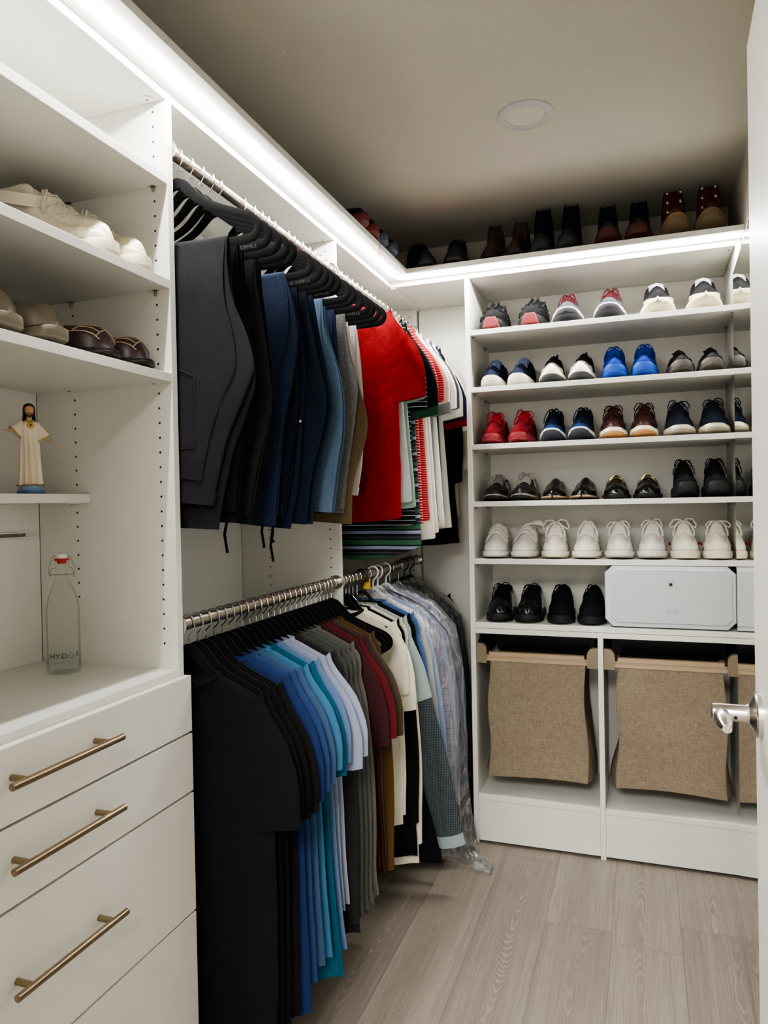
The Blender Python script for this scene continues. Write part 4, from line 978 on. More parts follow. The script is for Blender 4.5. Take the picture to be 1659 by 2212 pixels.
for i, (d, c1, k, c2, kw) in enumerate(LO):
    m = fabric('lower tee %d' % i, dk(c1, .84), k, c2 and dk(c2, .8), var=.08)
    nk = -.100 if i > 3 else -.112
    tee('tee_shirt' if i < 21 else 'long_sleeve_shirt', d, YG[i], ZRL, m, 70 + i * .05, gL, neck=nk, **kw)
    hanger('velvet_slim', XRod, YG[i], ZRL, 'black velvet hanger inside the ' + ' '.join(d.split(',')[0].split()[:8]), gH3, math.radians(rl.uniform(-.3, .3)))
for j, y in enumerate((2.132, 2.158, 2.192)):
    hanger('velvet', XRod, y, ZRL, ('nearest', 'middle', 'farthest')[j] + ' of three empty black velvet hangers by the lower rod end', 'empty velvet hangers', math.radians((-1, 2, 0)[j]))
# ---- lower rod, corner bay
gC, gH4 = 'shirts on the lower rod in the corner', 'hangers of the lower corner rod'
cream = fabric('cream jersey', '#d8d2c0', var=.05)
gm = fabric('grey mesh', '#4f575a', 'mesh', '#23292c')
COR = [('cream tee with a black collar edge, first in the corner bay', 'tee_shirt', cream, dict(hem=-.80, hemw=.20, slx=.172, sl=.20, slw=.060, m_col=fabric('black rib', '#101012')), 'velvet'),
       ('cream tee with a wide sleeve', 'tee_shirt', fabric('cream jersey b', '#dfd9c8', var=.05), dict(hem=-.78, hemw=.2, slx=.180, sl=.255, slw=.066, thick=1.2), 'velvet'),
       ('black long-sleeve top beside the cream tees', 'long_sleeve_shirt', fabric('black jersey c', '#0e0e10'), dict(hem=-.93, hemw=.23, slx=.2, sl=.62, slw=.06), 'wire'),
       ('cream satin long shirt hanging below the black sleeve', 'long_sleeve_shirt', fabric('cream satin', '#cfc7b6', rough=.5), dict(hem=-.97, hemw=.225, slx=.2, sl=.7, slw=.06), 'wire'),
       ('light grey windbreaker with dotted mesh sleeves', 'windbreaker', fabric('windbreaker grey', '#93a09f', rough=.55), dict(hem=-.80, hemw=.22, slx=.235, sl=.70, slw=.072, sl_out=.10, m_sl=gm, trim=fabric('pale cuff', '#8b9a9c'), thick=1.2, cat='jacket'), 'wire'),
       ('black fleece jacket behind the windbreaker', 'fleece_jacket', fabric('black fleece', '#111114'), dict(hem=-1.0, hemw=.285, slx=.205, sl=.68, slw=.065, thick=1.3, cat='jacket'), 'black'),
       ('steel blue shirt under the plastic covers', 'dress_shirt', fabric('steel blue poplin', '#4a6a98'), dict(hem=-.86, hemw=.21, slx=.205, sl=.62, slw=.06), 'wire'),
       ('white dress shirt under a dry-cleaning bag', 'dress_shirt', fabric('white poplin', '#d6d2cc'), dict(hem=-.88, hemw=.22, slx=.212, sl=.66, slw=.062, col='polo'), 'white'),
       ('light blue dress shirt under a dry-cleaning bag', 'dress_shirt', fabric('light blue poplin', '#8ea6cf'), dict(hem=-.88, hemw=.225, slx=.22, sl=.68, slw=.062, col='polo'), 'white'),
       ('violet checked shirt under a dry-cleaning bag', 'dress_shirt', fabric('violet check', '#a596ad', 'plaid', '#5d3c63'), dict(hem=-.90, hemw=.232, slx=.225, sl=.68, slw=.06, col='polo'), 'white'),
       ('blue-grey shirt deep in the plastic bags', 'dress_shirt', fabric('blue grey poplin', '#8c97bb'), dict(hem=-.90, hemw=.24, slx=.232, sl=.66, slw=.062, col='polo'), 'wire'),
       ('mauve-grey suit jacket in plastic', 'suit_jacket', fabric('mauve suiting', '#4a3e46'), dict(hem=-.95, hemw=.245, slx=.205, sl=.66, slw=.062, thick=1.4, cat='jacket'), 'wire'),
       ('dark grey suit jacket in plastic near the corner', 'suit_jacket', fabric('grey suiting', '#2b2c33'), dict(hem=-.97, hemw=.25, slx=.205, sl=.66, slw=.062, thick=1.5, cat='jacket'), 'black'),
       ('black suit jacket, last on the lower corner rod', 'suit_jacket', fabric('black suiting', '#15151a'), dict(hem=-.97, hemw=.25, slx=.205, sl=.66, slw=.062, thick=1.5, cat='jacket'), 'black')]
YC_ = [2.285, 2.316, 2.346, 2.380, 2.420, 2.470, 2.520, 2.585, 2.635, 2.730, 2.780, 2.890, 2.970, 3.050]
for i, (d, nm, m, kw, hk) in enumerate(COR):
    tee(nm, d, YC_[i], ZRL, m, 120 + i * .06, gC, **kw)
    hanger('velvet_slim' if hk == 'velvet' else hk, XRod, YC_[i], ZRL, {'velvet': 'black velvet', 'wire': 'silver wire', 'white': 'white plastic', 'black': 'black plastic'}[hk] + ' hanger inside the ' + ' '.join(d.split(',')[0].split()[:8]), gH4, math.radians(rl.uniform(-.6, .6)))
sg_t = next(o for o in bpy.data.objects if o.get('label', '').startswith('sage green'))
pm = MB()
for cxp, czp, r_ in ((.222, -.30, .018), (.232, -.34, .014), (.212, -.355, .011)):
    pm.tube([(cxp + r_ * math.cos(a) * (1 + .3 * math.sin(3 * a)), -.0255, czp + r_ * 1.3 * math.sin(a)) for a in [2 * PI * k / 18 for k in range(18)]], .0009, 5, True)
pm.build('line_print', mat('dark print', '#25332f', .8), sg_t)
bl = next(o for o in bpy.data.objects if o.get('label', '').startswith('black long-hanging'))
MB().tube([(.075, -.02, -.93), (.078, -.022, -.98), (.072, -.02, -1.02), (.076, -.022, -1.045)], .0014, 6).build('drawstring', mat('white cord', '#cfccc4', .8), bl)
wb = next(o for o in bpy.data.objects if o.get('label', '').startswith('light grey windbreaker'))
# grey upper arm over the mesh sleeve
rs = []
for i in range(9):
    a = i / 8 * .36; sl = .70; cz = -.166 - sl * 1.08 * a; cxx = lerp(.150, .235, smooth(min(1, a * 1.25))) + .10 * a * a
    w = lerp(lerp(.030, .072, smooth(min(1, a * 4))), .0465, smooth((a - .25) / .75)); tl = .022 * (1 - a) + .012
    rs.append((cxx, cz - tl, cz + tl, w + .003, lerp(.012, .0175, min(1, a * 2)) * 1.2 + .003, .35 + .5 * a))
tubeloft(rs, 28, 120 + 4 * .06, .0062 * 1.2).build('shoulder_panel', fabric('windbreaker grey', '#93a09f'), wb, angle=75)
# yellow cleaner's tag on one hook
tg = thing('hanger_tag', 'small yellow paper tag on a silver hanger hook in the corner', 'tag', (XRod + .004, 2.503, ZRL - .028))
MB().box(-.012, .016, -.0006, .0006, -.026, .012).build('paper', mat('yellow tag paper', '#e2b53c', .7), tg, sm=False)
text_mesh('TM', .013, 'lettering', .0002, .0004).xf(Matrix.Translation((.002, -.0009, .004)) @ Matrix.Rotation(PI / 2, 4, 'X')).build('lettering', mat('black ink', '#15130f', .6), tg, sm=False)
# ---- dry-cleaning bags: thin crinkled clear film
def film(nm='clear garment film', a=.075, b=.34, gk=1.0, bd=.008):
    t = NT(nm); o = t.obj()
    n = t.n; t.n.remove(t.b)
    out = next(x for x in n if x.type == 'OUTPUT_MATERIAL')
    cr = t.noise(11, t.mapv(o, (1.3, 1.3, .35)), 6, .66, 1.2)
    painted_glint = t.math('ABSOLUTE', t.math('SUBTRACT', cr, .5)); painted_glint = t.math('SUBTRACT', 1.0, t.math('MULTIPLY', painted_glint, 16.0), None, True)
    bp = n.new('ShaderNodeBump'); bp.inputs['Strength'].default_value = .55; bp.inputs['Distance'].default_value = bd; t.link(cr, bp.inputs['Height'])
    gl = n.new('ShaderNodeBsdfGlossy'); gl.inputs['Roughness'].default_value = .16; gl.inputs['Color'].default_value = (1, 1, 1, 1); t.link(bp.outputs[0], gl.inputs['Normal'])
    tr = n.new('ShaderNodeBsdfTransparent'); tr.inputs['Color'].default_value = (.97, .975, .98, 1)
    df = n.new('ShaderNodeBsdfTranslucent'); df.inputs['Color'].default_value = (.8, .82, .85, 1)
    dd = n.new('ShaderNodeBsdfDiffuse'); dd.inputs['Color'].default_value = (.8, .82, .85, 1)
    m0 = n.new('ShaderNodeMixShader'); m0.inputs[0].default_value = .6; t.link(df.outputs[0], m0.inputs[1]); t.link(dd.outputs[0], m0.inputs[2])
    m1 = n.new('ShaderNodeMixShader'); t.link(t.math('MULTIPLY_ADD', t.math('POWER', painted_glint, 3.0), b, a), m1.inputs[0]); t.link(tr.outputs[0], m1.inputs[1]); t.link(m0.outputs[0], m1.inputs[2])  # whitish streaks along the creases are highlights painted into the film
    fr = n.new('ShaderNodeFresnel'); fr.inputs['IOR'].default_value = 1.38; t.link(bp.outputs[0], fr.inputs['Normal'])
    fac = t.math('MULTIPLY_ADD', fr.outputs[0], gk, .03, True)
    m2 = n.new('ShaderNodeMixShader'); t.link(fac, m2.inputs[0]); t.link(m1.outputs[0], m2.inputs[1]); t.link(gl.outputs[0], m2.inputs[2])
    t.link(m2.outputs[0], out.inputs['Surface'])
    return t.m
M_film = film()
def bag(label, y, yt, zb, sd, flare=.0, hw=.32, kx=1.0):
    t = thing('garment_bag', label, 'plastic garment cover', (XRod, y, ZRL), 0, 'clear dry-cleaning bags')
    rings = []
    zs = [-.062, -.075, -.10, -.13, -.17, -.22, -.28, -.36, -.45, -.55, -.65, -.75, -.85, -.93, -1.0]; zs = [z for z in zs if z > zb + .02] + [zb]
    for z in zs:
        a = (-z - .062) / (-zb - .062); w = cinterp([(0, .03), (.02, .085), (.06, .18), (.1, .225), (.16, .280), (.4, .312), (.75, .315), (1, hw + flare)], a) * kx; th = lerp(yt * .75, yt, smooth(a * 5))
        r = []
        for k in range(64):
            an = 2 * PI * k / 64; c, s_ = math.cos(an), math.sin(an)
            x = w * math.copysign(abs(c) ** .75, c); yy = th * math.copysign(abs(s_) ** .7, s_)
            nn = noise.noise(Vector((x * 16, z * 5 + yy * 30, sd))) * .007 + noise.noise(Vector((x * 40, z * 9, sd + 9 + s_))) * .004
            q = smooth(a * 3)
            r.append((x + nn * q * (1 if c > 0 else -.6) + .016 * q * noise.noise(Vector((an * 2.5, z * 3, sd))), yy + nn * q * 1.2 + fold(x, z, sd, .005 * a), z + (.025 * noise.noise(Vector((an * 1.6, sd, 1))) if z == zs[-1] else 0)))
        rings.append(r)
    return MB().loft(rings, False, False).build('film', M_film, t, angle=0) and t
bag('clear dry-cleaning bag over the white and light blue dress shirts', 2.610, .058, -1.04, 3.1)
bag('clear dry-cleaning bag over the checked shirt, trailing near the floor', 2.755, .058, -1.065, 7.7, .04)
bag('clear dry-cleaning bag over the suit jackets by the corner wall', 2.970, .130, -1.055, 12.4, 0, .30, .9)
# torn film tail lying on the floor in front of the shoe unit
tl = thing('plastic_film_tail', 'crumpled tail of clear plastic film trailing on the floor by the shoe unit', 'plastic film', (0, 0, 0))
rg = []
for i in range(30):
    s = i / 29; x = lerp(-.76, -.535, s) ; y = lerp(2.735, 2.60, s); h = lerp(.17, .014, s ** .55) * (1 + .3 * noise.noise(Vector((s * 5, 0, 2)))); w = lerp(.095, .030, s)
    rg.append([(x + .014 * noise.noise(Vector((s * 6, k * .35, 5))), y + w * math.cos(2 * PI * k / 28) + .02 * noise.noise(Vector((s * 7, k * .4, 8))), .002 + h * max(0, (1 + math.sin(2 * PI * k / 28)) * .5 * (1 + .4 * noise.noise(Vector((s * 8, k * .5, 1)))))) for k in range(28)])
MB().loft(rg).build('film', film('clear floor film', .03, .22, .45, .004), tl, angle=0)
# ------------------------------------------------------------------ hampers, lock box, bottle, figurine
linen = fabric('hamper linen', '#6f6353', 'linen', '#8a7e6c', var=.05)
tap = mat('taupe rail', '#a08a70', .45, .2); tapd = mat('bronze bracket', '#7c705c', .45, .3); blk = mat('black hamper frame', '#111112', .35)
def hamper(label, x0, x1, sd):
    """pull-out hamper between x0 and x1 (bay's inner faces)"""
    t = thing('laundry_hamper', label, 'laundry hamper', (x0, YB, 0), 0, 'linen laundry hampers')
    W = x1 - x0; y0, y1 = .012, .355
    # black side rails and rear bar
    MB().box(.018, W - .018, y1 + .001, y1 + .004, .700, .828).build('bay_shade_sheet', blk, t, sm=False)  # black sheet added to stand for the unlit back of the bay
    MB().box(.050, W - .050, y0 + .010, .302, .7195, .7218).build('mouth_shade_sheet', mat('painted hamper shade', '#17130f', .95), t, sm=False)  # dark lid over the bag, its colour stands for the unlit inside
    MB().box(.016, W - .016, y1 - .06, y1 - .046, .806, .816).build('rear_bar', blk, t, sm=False, bev=.002)
    for x in (.002, W - .016):
        MB().loft([[(x, y, z) for y, z in q] if e == 0 else [(x + .014, y, z) for y, z in q] for e in (0, 1) for q in [[(y0 + .02, .715), (y0 + .02, .790), (y0 + .10, .822), (y1, .826), (y1, .715)]]]).build('side_rail', blk, t, sm=False, bev=.002)
    MB().box(.016, W - .016, y1 - .014, y1, .770, .800).build('rear_bar', blk, t, sm=False, bev=.002)
    # front rail with a groove
    pr = [(y0 + .004, .7215), (y0 + .002, .7225), (y0 + .002, .7350), (y0 + .0055, .7365), (y0 + .0055, .7405), (y0 + .002, .742), (y0 + .002, .7565), (y0 + .005, .7580), (y0 + .022, .7580), (y0 + .022, .7215)]
    MB().prism(pr, .036, W - .036, 'x').build('front_rail', tap, t, sm=False)
    # quarter-round end brackets
    for sg in (0, 1):
        q = [(0, .713), (0, .790), (.012, .790)] + [(.012 + .028 * math.sin(a), .762 + .028 * math.cos(a)) for a in [PI / 2 * i / 8 for i in range(1, 9)]] + [(.040, .713)]
        q = [(x if sg == 0 else W - x, z) for x, z in q]
        MB().prism([(x + (.001 if sg == 0 else -.001), z) for x, z in q], y0 - .002, y0 + .028).build('end_bracket', tapd, t, sm=False, bev=.001)
    for x in (.046, W - .046):
        MB().tube([(x, y0 + .03, .775), (x, y0 + .014, .772), (x, y0 - .001, .762), (x, y0 - .002, .748)], .0042, 8).build('wire_hook', blk, t)
    # bag: front and back faces with a hem flap, soft bulging sides
    n = 26; rings = []
    for i in range(n + 1):
        a = i / n; z = lerp(.722, .272, a); r = []
        wl = .052 + .006 * math.sin(a * 9 + sd) - .006 * a; wr = W - .050 + .006 * math.sin(a * 7 + sd * 2) + .006 * a
        if sd < 2: pass
        yb = .30
        for k in range(56):
            tt = k / 56
            if tt < .36: u = tt / .36; x = lerp(wl, wr, u); y = y0 + .006 + .010 * math.sin(PI * u) * math.sin(a * PI) * (1 if sd < 2 else .7) + .003 * noise.noise(Vector((u * 5, a * 6, sd))) + .005 * noise.noise(Vector((u * 2, a * 3, sd + 4))); zz = z - .005 * math.sin(u * 5 + sd) * a
            elif tt < .5: u = (tt - .36) / .14; x = wr + .016 * math.sin(PI * u) * (.2 + a) - .012 * math.sin(PI * u) * math.sin(a * PI * 1.3); y = lerp(y0 + .006, yb, u); zz = z + .004 * u
            elif tt < .86: u = (tt - .5) / .36; x = lerp(wr, wl, u); y = yb; zz = z
            else: u = (tt - .86) / .14; x = wl - .012 * math.sin(PI * u) * (.2 + a) + .020 * math.sin(PI * u) * math.sin(a * PI * 1.3); y = lerp(yb, y0 + .006, u); zz = z
            r.append((x, y, zz))
        rings.append(r)
    b = MB().loft(rings, False, True).build('bag', linen, t, angle=60)
    for c in (0, int(56 * .36)):
        MB().tube([(rg_[c][0] + (-.0015 if c == 0 else .0015), rg_[c][1] - .001, rg_[c][2]) for rg_ in rings], .0016, 6).build('piping', linen, b)
    MB().box(.036, W - .036, y0 + .03, y1 - .02, .7, .704).build('mouth_shade_sheet', mat('painted hamper shade', '#17130f', .95), b, sm=False) if False else None
    return t
hamper('narrower tan linen pull-out hamper in the first bay under the shoe shelves', XB1 + T, XB2, 1.3)
hamper('wider tan linen pull-out hamper in the bay beside the mirror', XB2 + T, XBR, 2.6)
# lock box with chamfered corners
lb = thing('lock_box', 'pale grey-white lock box with cut corners on the lowest shoe shelf', 'storage box', (.0865, YB + .002, .8738))
def oct_(w, h, c, z=0.0): return [(-w, c), (-w, h - c), (-w + c, h), (w - c, h), (w, h - c), (w, c), (w - c, 0), (-w + c, 0)]
M_lb = mat('pearl white plastic', '#bcbfc5', .32, 0, .02, 10, .05, 300); M_lbp = mat('pearl front panel', '#b3b8bb', .28, 0, .02, 8, .06, 400)
f0 = [(x, z + .004) for x, z in oct_(.2215, .2255, .027)]
MB().loft([[(x * .985, -.002, (z - .118) * .985 + .118) for x, z in f0], [(x, .004, z) for x, z in f0], [(x, .26, z) for x, z in f0]]).build('case', M_lb, lb, sm=False)
f1 = [(x + .004, z + .021) for x, z in oct_(.205, .196, .020)]
pn = MB().loft([[(x * .99, -.0085, (z - .118) * .985 + .118) for x, z in f1], [(x, -.006, z) for x, z in f1], [(x, .002, z) for x, z in f1]]).build('front_panel', M_lbp, lb, sm=False)
MB().box(-.001, .0145, -.0100, -.0078, .156, .1715).build('fingerprint_bezel', mat('bezel grey', '#9c9fa3', .3, .4), pn, sm=False, bev=.0008)
MB().box(.0016, .0118, -.0108, -.0095, .1588, .1688).build('fingerprint_button', mat('gloss black', '#08080a', .15), pn, sm=False)
MB().box(-.001, .0145, -.0092, -.0080, .1765, .1778).build('indicator_slot', mat('slot grey', '#6d7074', .4), pn, sm=False)
bd = [(.0085 + .014 * s_ + .0085 * math.cos(a), .067 + .0085 * math.sin(a)) for s_, a0 in ((1, -PI / 2), (-1, PI / 2)) for a in [a0 + PI * i / 10 for i in range(11)]]
bo = MB().prism(bd, -.0094, -.0078).build('badge', mat('badge rim', '#8f9397', .3), pn, sm=False, bev=.0006)
bd2 = [((x - .0085) * .93 + .0085, (z - .067) * .86 + .067) for x, z in bd]
MB().prism(bd2, -.0097, -.0090).build('badge_face', mat('badge face', '#bfc2c5', .3), bo, sm=False)
text_mesh('BOFON', .0098, 'lettering', .0003, .0002, 1.05).xf(Matrix.Translation((.0085, -.0098, .067)) @ Matrix.Rotation(PI / 2, 4, 'X')).build('lettering', mat('badge letters', '#6a6d71', .3), bo, sm=False)
for x in (-.19, .19): MB().revolve([(.008, -.0002), (.008, .0045)], 14, (x, .02)).build('foot', blk, lb, sm=False)
# swing-top bottle on the deck
ZD = .999
bt = thing('swing_top_bottle', 'clear glass swing-top bottle with dark lettering standing on the bookcase deck', 'bottle', (-1.182, 1.245, ZD + .0003), math.radians(38))
bt.scale = (.93, .93, .815)
tg_ = NT('clear bottle glass'); tg_.n.remove(tg_.b); n_ = tg_.n
_o = next(x for x in n_ if x.type == 'OUTPUT_MATERIAL')
_tr = n_.new('ShaderNodeBsdfTransparent'); _gl = n_.new('ShaderNodeBsdfGlossy'); _gl.inputs['Roughness'].default_value = .03
_lw = n_.new('ShaderNodeLayerWeight'); _lw.inputs['Blend'].default_value = .12
_sp = tg_.node('ShaderNodeSeparateXYZ'); tg_.link(tg_.obj(), _sp.inputs[0])
_base = tg_.math('LESS_THAN', _sp.outputs['Z'], .046)
_c = tg_.mix(_base, (.985, .99, .985, 1), (.955, .98, .968, 1))
tg_.link(tg_.mix(tg_.math('POWER', _lw.outputs['Facing'], 9.0), _c, (.86, .90, .875, 1)), _tr.inputs['Color'])
_m = n_.new('ShaderNodeMixShader'); tg_.link(tg_.math('MULTIPLY', _lw.outputs['Fresnel'], .5), _m.inputs[0]); tg_.link(_tr.outputs[0], _m.inputs[1]); tg_.link(_gl.outputs[0], _m.inputs[2]); tg_.link(_m.outputs[0], _o.inputs['Surface'])
outp = [(.002, .004), (.022, .003), (.0335, .0008), (.0365, .004), (.0372, .012), (.0372, .155), (.0362, .175), (.0330, .195), (.0270, .214), (.0205, .231), (.0160, .247), (.0138, .258), (.0132, .268), (.0150, .270), (.0156, .276), (.0150, .292), (.0140, .294)]
inn = [(.0112, .294), (.0108, .27), (.0122, .256), (.0145, .244), (.0185, .229), (.0252, .211), (.0312, .193), (.0346, .173), (.0354, .155), (.0354, .016), (.033, .009), (.02, .0075), (.002, .0075)]
# small ribs of bubbles left out; wall is a real shell
b = MB(); b.revolve(outp + inn, 48); b.build('glass', tg_.m, bt, angle=50)
MB().revolve([(.0105, .288), (.0105, .2955), (.0158, .2960), (.0162, .2985), (.0150, .3008), (.0108, .301)], 28).build('rubber_seal', mat('red rubber', '#b01c26', .5), bt)
MB().revolve([(.0112, .3011), (.0124, .304), (.0124, .3095), (.0105, .3125), (.004, .3132), (.001, .3132)], 28).build('stopper', mat('white porcelain stopper', '#ddd9d0', .3), bt)
wm = mat('bottle wire', '#8d8a83', .3, 1.0)
wmb = MB()
for sg in (-1, 1):
    wmb.tube([(sg * .0118, 0, .3065), (sg * .0150, 0, .3085), (sg * .0185, 0, .304), (sg * .0275, 0, .279), (sg * .0280, 0, .272), (sg * .0265, 0, .258), (sg * .0255, 0, .253)], .0009, 8)
    wmb.tube([(sg * .0152, 0, .2755), (sg * .0195, 0, .2765), (sg * .0235, 0, .272), (sg * .0245, 0, .262), (sg * .0258, 0, .256)], .0009, 8)
wmb.tube([(-.0258, -.002, .2585), (-.0150, -.010, .2600), (0, -.0152, .2595), (.0150, -.010, .2600), (.0258, -.002, .2585)], .0010, 8)
wmb.build('wire_bail', wm, bt)
def wrap(tx, r, a0, z):
    tx.v = [(r * math.sin(a0 + v[0] / r), -r * math.cos(a0 + v[0] / r), z + v[1]) for v in ((p[0], p[1], p[2]) for p in tx.v)]
    return tx
ink = mat('bottle ink', '#1b1d24', .5)
def flat_text(s, size, bold=0, sp=1.0): return text_mesh(s, size, 'lettering', 0, bold, sp)
for ch, a in (('H', -.60), ('Y', -.26), ('D', .12), ('R', .98)):
    wrap(flat_text(ch, .0190), .03745, a, .0490).build('lettering', ink, bt, sm=False, angle=0)
dp = [(0, .0085)] + [(.0055 * math.cos(a), -.0012 + .0055 * math.sin(a)) for a in [PI * .22 - (PI * 1.44) * i / 16 for i in range(17)]]
dpm = MB(); R0 = .0376
dpm.tube([(R0 * math.sin(.53 + x / R0), -R0 * math.cos(.53 + x / R0), .0490 + z) for x, z in dp], .0006, 6, True); dpm.build('water_drop', mat('blue ink', '#27498f', .5), bt)
wrap(flat_text('CELLULAR HYDRATION', .0047, 0, 1.35), .03745, .30, .0335).build('lettering', mat('grey ink', '#6a6d70', .5), bt, sm=False, angle=0)
# painted figurine on the narrow ledge
fg = thing('figurine', 'painted figurine of a bearded man in a cream robe, arms open, on a blue dome', 'figurine', (-1.2215, 1.205, 1.3842), math.radians(54))
fg.scale = (.95, .95, .95)
cre = mat('cream robe paint', '#d8ccb4', .5, 0, .08, 40); skin = mat('painted skin', '#c59a72', .5, 0, .05, 40); hairm = mat('dark brown hair', '#33221a', .6, 0, .15, 60); gold = mat('gold paint', '#a8843c', .4, .4)
td = NT('blue dome paint'); od = td.obj(); sp_ = td.node('ShaderNodeSeparateXYZ'); td.link(od, sp_.inputs[0])
rampf = td.math('MULTIPLY_ADD', sp_.outputs['Z'], 62.0, -.15, True)
td.link(td.mix(rampf, srgb('#274f7c'), srgb('#8fb0c8')), td.b.inputs['Base Color']); td.set(Roughness=.4)
K = .0001225 * 1.0   # metres per pixel of the zoomed photograph
MB().revolve([(.0285, 0), (.0290, .002), (.0275, .009), (.0235, .016), (.016, .0205), (.002, .0215)], 32).build('dome_base', td.m, fg)
rg = []
for i in range(31):
    a = i / 30; z = lerp(.019, .167, a)
    w = cinterp([(0, .0262), (.06, .0245), (.2, .0228), (.45, .0205), (.62, .0196), (.78, .0188), (.86, .0205), (.93, .0180), (.97, .011), (1, .0066)], a); d = w * cinterp([(0, .72), (.6, .66), (.9, .56), (1, .8)], a)
    fa = .17 * (1 - smooth((a - .55) / .3)) + .01
    rg.append([(w * math.cos(t_) * (1 + fa * .5 * math.sin(9 * t_ + 1.4 * a)), d * math.sin(t_) * (1 + fa * math.sin(11 * t_ + 2 * a)), z + (.0016 * math.sin(8 * t_) if i == 0 else 0)) for t_ in [2 * PI * k / 64 for k in range(64)]])
robe = MB().loft(rg).build('robe', cre, fg)
hem_ = [(rg[0][k][0] * 1.02, rg[0][k][1] * 1.02, rg[0][k][2] + .001) for k in range(64)]
MB().tube(hem_, .0011, 5, True).build('gold_hem', gold, robe)
for sg, el, hand_, up_ in ((-1, (-.030, -.004, .140), (-.0475, -.012, .1405), 1), (1, (.029, -.004, .128), (.045, -.010, .112), 0)):
    sh_ = Vector((sg * .012, 0, .158)); e = Vector(el); h_ = Vector(hand_); rings = []
    for i in range(13):
        a = i / 12; c = sh_.lerp(e, a * 1.1) if a < .9 else sh_.lerp(e, .99 + (a - .9)); r0 = lerp(.0075, .0135, a ** 1.2)
        dd = (e - sh_).normalized(); up = Vector((0, 0, 1)); s_ = dd.cross(up).normalized(); u_ = s_.cross(dd)
        rings.append([c + s_ * r0 * .62 * math.cos(2 * PI * k / 20) * (1 + .06 * math.sin(5 * k)) + u_ * r0 * (math.sin(2 * PI * k / 20) - (.55 * a if math.sin(2 * PI * k / 20) < 0 else 0)) for k in range(20)])
    sl_ = MB().loft(rings).build('sleeve', cre, robe)
    MB().tube([tuple(p) for p in rings[-1]], .0009, 5, True).build('gold_trim', gold, sl_)
    # forearm, palm and five short fingers
    hb = MB(); d_ = (h_ - e).normalized(); side = d_.cross(Vector((0, 0, 1))).normalized(); nrm = side.cross(d_)
    wr = e + d_ * .0115
    hb.tube([e, wr, wr + d_ * .0015], [.0036, .0026, .0025], 12)
    pr_ = []
    for i in range(6):
        a = i / 5; c = wr + d_ * .0068 * a; w_ = lerp(.0024, .0036, smooth(a)); t2 = lerp(.0022, .0014, a)
        pr_.append([c + side * w_ * math.cos(2 * PI * k / 12) + nrm * t2 * math.sin(2 * PI * k / 12) for k in range(12)])
    hb.loft(pr_)
    for k, (o_, ln_) in enumerate(((-.0027, .0052), (-.0009, .0064), (.0009, .0060), (.0026, .0045))):
        b0 = wr + d_ * .0062 + side * o_; hb.tube([b0, b0 + d_ * ln_ * .5 + side * o_ * .15 + nrm * .0003, b0 + d_ * ln_ * .98 + side * o_ * .3 - nrm * .0008], [.00095, .0009, .0006], 7)
    tb = wr + d_ * .002 + side * -.0024; hb.tube([tb, tb + d_ * .003 + side * -.0024 + nrm * .0006, tb + d_ * .0058 + side * -.0034], [.0011, .001, .0007], 7)
    hb.build('hand', skin, sl_)
# neck, head with face, hair and beard
def head():
    rg = []
    for i in range(17):
        a = i / 16; z = lerp(.1715, .2000, a)
        w = cinterp([(0, .0026), (.08, .0056), (.25, .0080), (.5, .0093), (.75, .0092), (.92, .0062), (1, .0015)], a); d = w * 1.14
        rg.append([(w * math.cos(t_), d * math.sin(t_) - .0012 - (.0022 * math.exp(-((a - .46) / .10) ** 2) * max(0, -math.sin(t_)) ** 9) - (.0009 * math.exp(-((a - .60) / .06) ** 2)) * max(0, -math.sin(t_)) ** 3 + .0011 * math.exp(-((a - .53) / .05) ** 2) * max(0, math.exp(-((math.cos(t_) - .42) / .2) ** 2) + math.exp(-((math.cos(t_) + .42) / .2) ** 2)) * (math.sin(t_) < 0), z) for t_ in [2 * PI * k / 40 for k in range(40)]])
    return rg
hd = MB().loft(head()); hd.tube([(0, .0005, .160), (0, 0, .168), (0, -.0006, .176)], [.0072, .0056, .0062], 16)
hd = hd.build('head', skin, fg)
for sg in (-1, 1):
    MB().blob((sg * .0036, -.0105, .1868), (.0013, .0008, .0008), 10, 6).build('eye', mat('eye dark', '#1d1512', .3), hd)
    MB().tube([(sg * .0018, -.0112, .1888), (sg * .0038, -.0110, .1893), (sg * .0058, -.0095, .1884)], .0005, 5).build('eyebrow', hairm, hd)
    MB().blob((sg * .0094, -.0008, .1856), (.0010, .0020, .0028), 8, 6).build('ear', skin, hd)
MB().tube([(-.0022, -.0116, .1776), (0, -.0122, .1779), (.0022, -.0116, .1776)], .0007, 6).build('mouth', mat('lip paint', '#a86a58', .5), hd)
bm_ = MB()
bm_.tube([(-.0080, -.003, .1840), (-.0078, -.0064, .1785), (-.0050, -.0098, .1738), (0, -.0112, .1715), (.0050, -.0098, .1738), (.0078, -.0064, .1785), (.0080, -.003, .1840)], [.0011, .0017, .0021, .0024, .0021, .0017, .0011], 10)
bm_.tube([(-.0038, -.0104, .1758), (-.0030, -.0117, .1793), (0, -.0128, .1800), (.0030, -.0117, .1793), (.0038, -.0104, .1758)], .0007, 6)
bm_.build('beard', hairm, hd)
rg = []
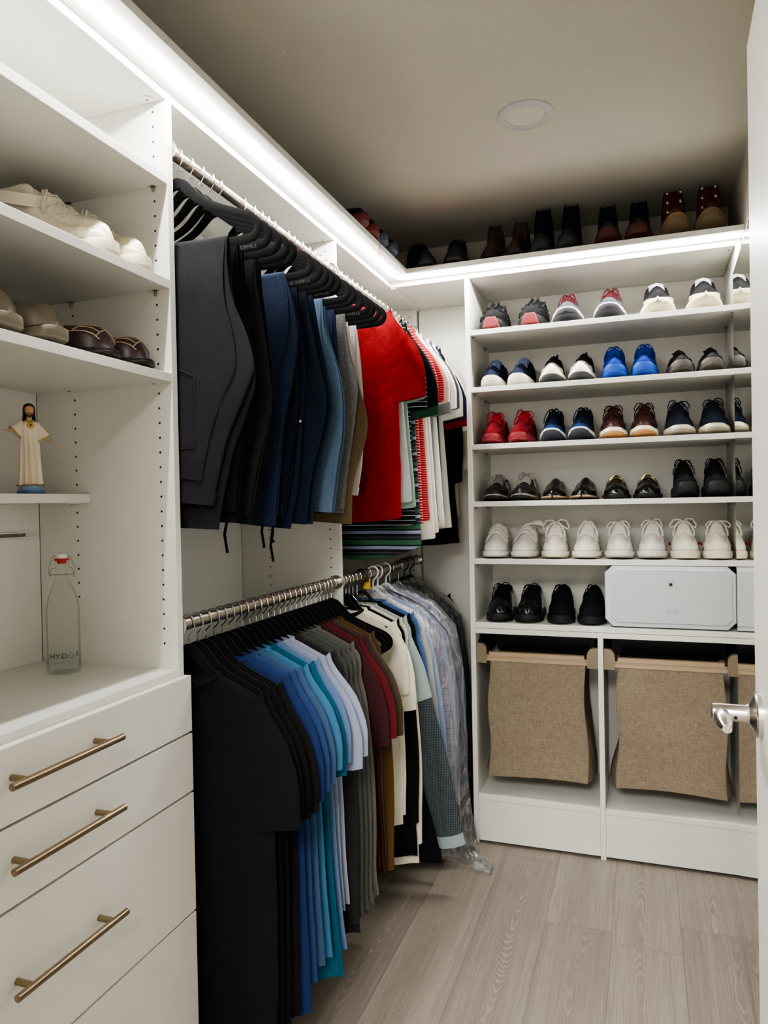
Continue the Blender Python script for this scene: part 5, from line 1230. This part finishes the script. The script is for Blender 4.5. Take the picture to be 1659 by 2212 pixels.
for i in range(18):
    a = i / 17; z = lerp(.1625, .2022, a)
    w = cinterp([(0, .0125), (.12, .0128), (.35, .0118), (.6, .0117), (.82, .0105), (.94, .0066), (1, .001)], a)
    op = .62 * (1 - smooth((a - .72) / .14))
    row = []
    for k in range(30):
        t_ = lerp(-PI / 2 + PI * .5 * op * 1.25, 1.5 * PI - PI * .5 * op * 1.25, k / 29); q = 1 + .03 * math.sin(t_ * 14 + a * 5)
        row.append((w * math.cos(t_) * q, (w * (1.0 if a > .2 else .75)) * math.sin(t_) * q * 1.1 + .0005, z))
    rg.append(row)
MB().loft(rg, False, False, False).build('hair', hairm, hd, solid=.0018, angle=60)
MB().tube([(.0082 * math.cos(a), -.002 - .0095 * abs(math.sin(a)), .1625 + .0018 * math.cos(2 * a)) for a in [-PI + PI * i / 16 for i in range(17)]], .0014, 6).build('gold_neckline', gold, robe)
pd = MB().revolve([(.0072, 0), (.0066, .0014), (.003, .0019), (.001, .0019)], 20).xf(Matrix.Translation((.001, -.0118, .1525)) @ Matrix.Rotation(PI / 2, 4, 'X'))
pd = pd.build('medallion', gold, robe)
MB().blob((.001, -.0142, .1530), (.0022, .001, .0026), 10, 8).build('heart', mat('dark red heart', '#5b1a16', .4), pd)
for sg in (-1, 1): MB().blob((sg * .010 + .002, -.0185, .0205), (.0042, .0055, .0024), 12, 8).build('foot', skin, robe)
# ------------------------------------------------------------------ light behind the camera, world, camera
def area(name, loc, rot, sx, sy, e, col):
    l = bpy.data.lights.new(name, 'AREA'); l.shape = 'RECTANGLE'; l.size = sx; l.size_y = sy; l.energy = e; l.color = col
    o = bpy.data.objects.new(name, l); C.objects.link(o); o.location = loc; o.rotation_euler = rot
    return o
area('bedroom_ceiling_lamp', (-.3, -1.3, 2.47), (0, 0, 0), 1.2, 1.2, FILL_E, (1, .97, .93))
area('added_front_fill', (-.25, -2.86, 1.45), (PI / 2, 0, PI), 1.7, 1.5, FRONT_FILL_E, (.97, .985, 1))  # added soft frontal fill for the shelf interiors; no known window here
w = bpy.data.worlds.new('dim interior'); bpy.context.scene.world = w; w.use_nodes = True
w.node_tree.nodes['Background'].inputs[0].default_value = (1, .96, .9, 1); w.node_tree.nodes['Background'].inputs[1].default_value = .02
cam = bpy.data.cameras.new('camera'); co = bpy.data.objects.new('camera', cam); C.objects.link(co)
f_px, yaw, pitch, roll = 1571.63, math.radians(19.5395), math.radians(-.6762), math.radians(-1.109)
fw = Vector((-math.sin(yaw) * math.cos(pitch), math.cos(yaw) * math.cos(pitch), math.sin(pitch)))
rt = Vector((math.cos(yaw), math.sin(yaw), 0)); up = rt.cross(fw)
r2 = rt * math.cos(roll) + up * math.sin(roll); u2 = -rt * math.sin(roll) + up * math.cos(roll)
co.matrix_world = Matrix(((r2.x, u2.x, -fw.x, 0), (r2.y, u2.y, -fw.y, 0), (r2.z, u2.z, -fw.z, 1.35), (0, 0, 0, 1)))
cam.sensor_fit = 'VERTICAL'; cam.sensor_height = 36; cam.lens = 36 * f_px / 2212; cam.clip_start = .02
bpy.context.scene.camera = co
vs = bpy.context.scene.view_settings
vs.view_transform = VT; vs.look = LOOK; vs.exposure = EXPO
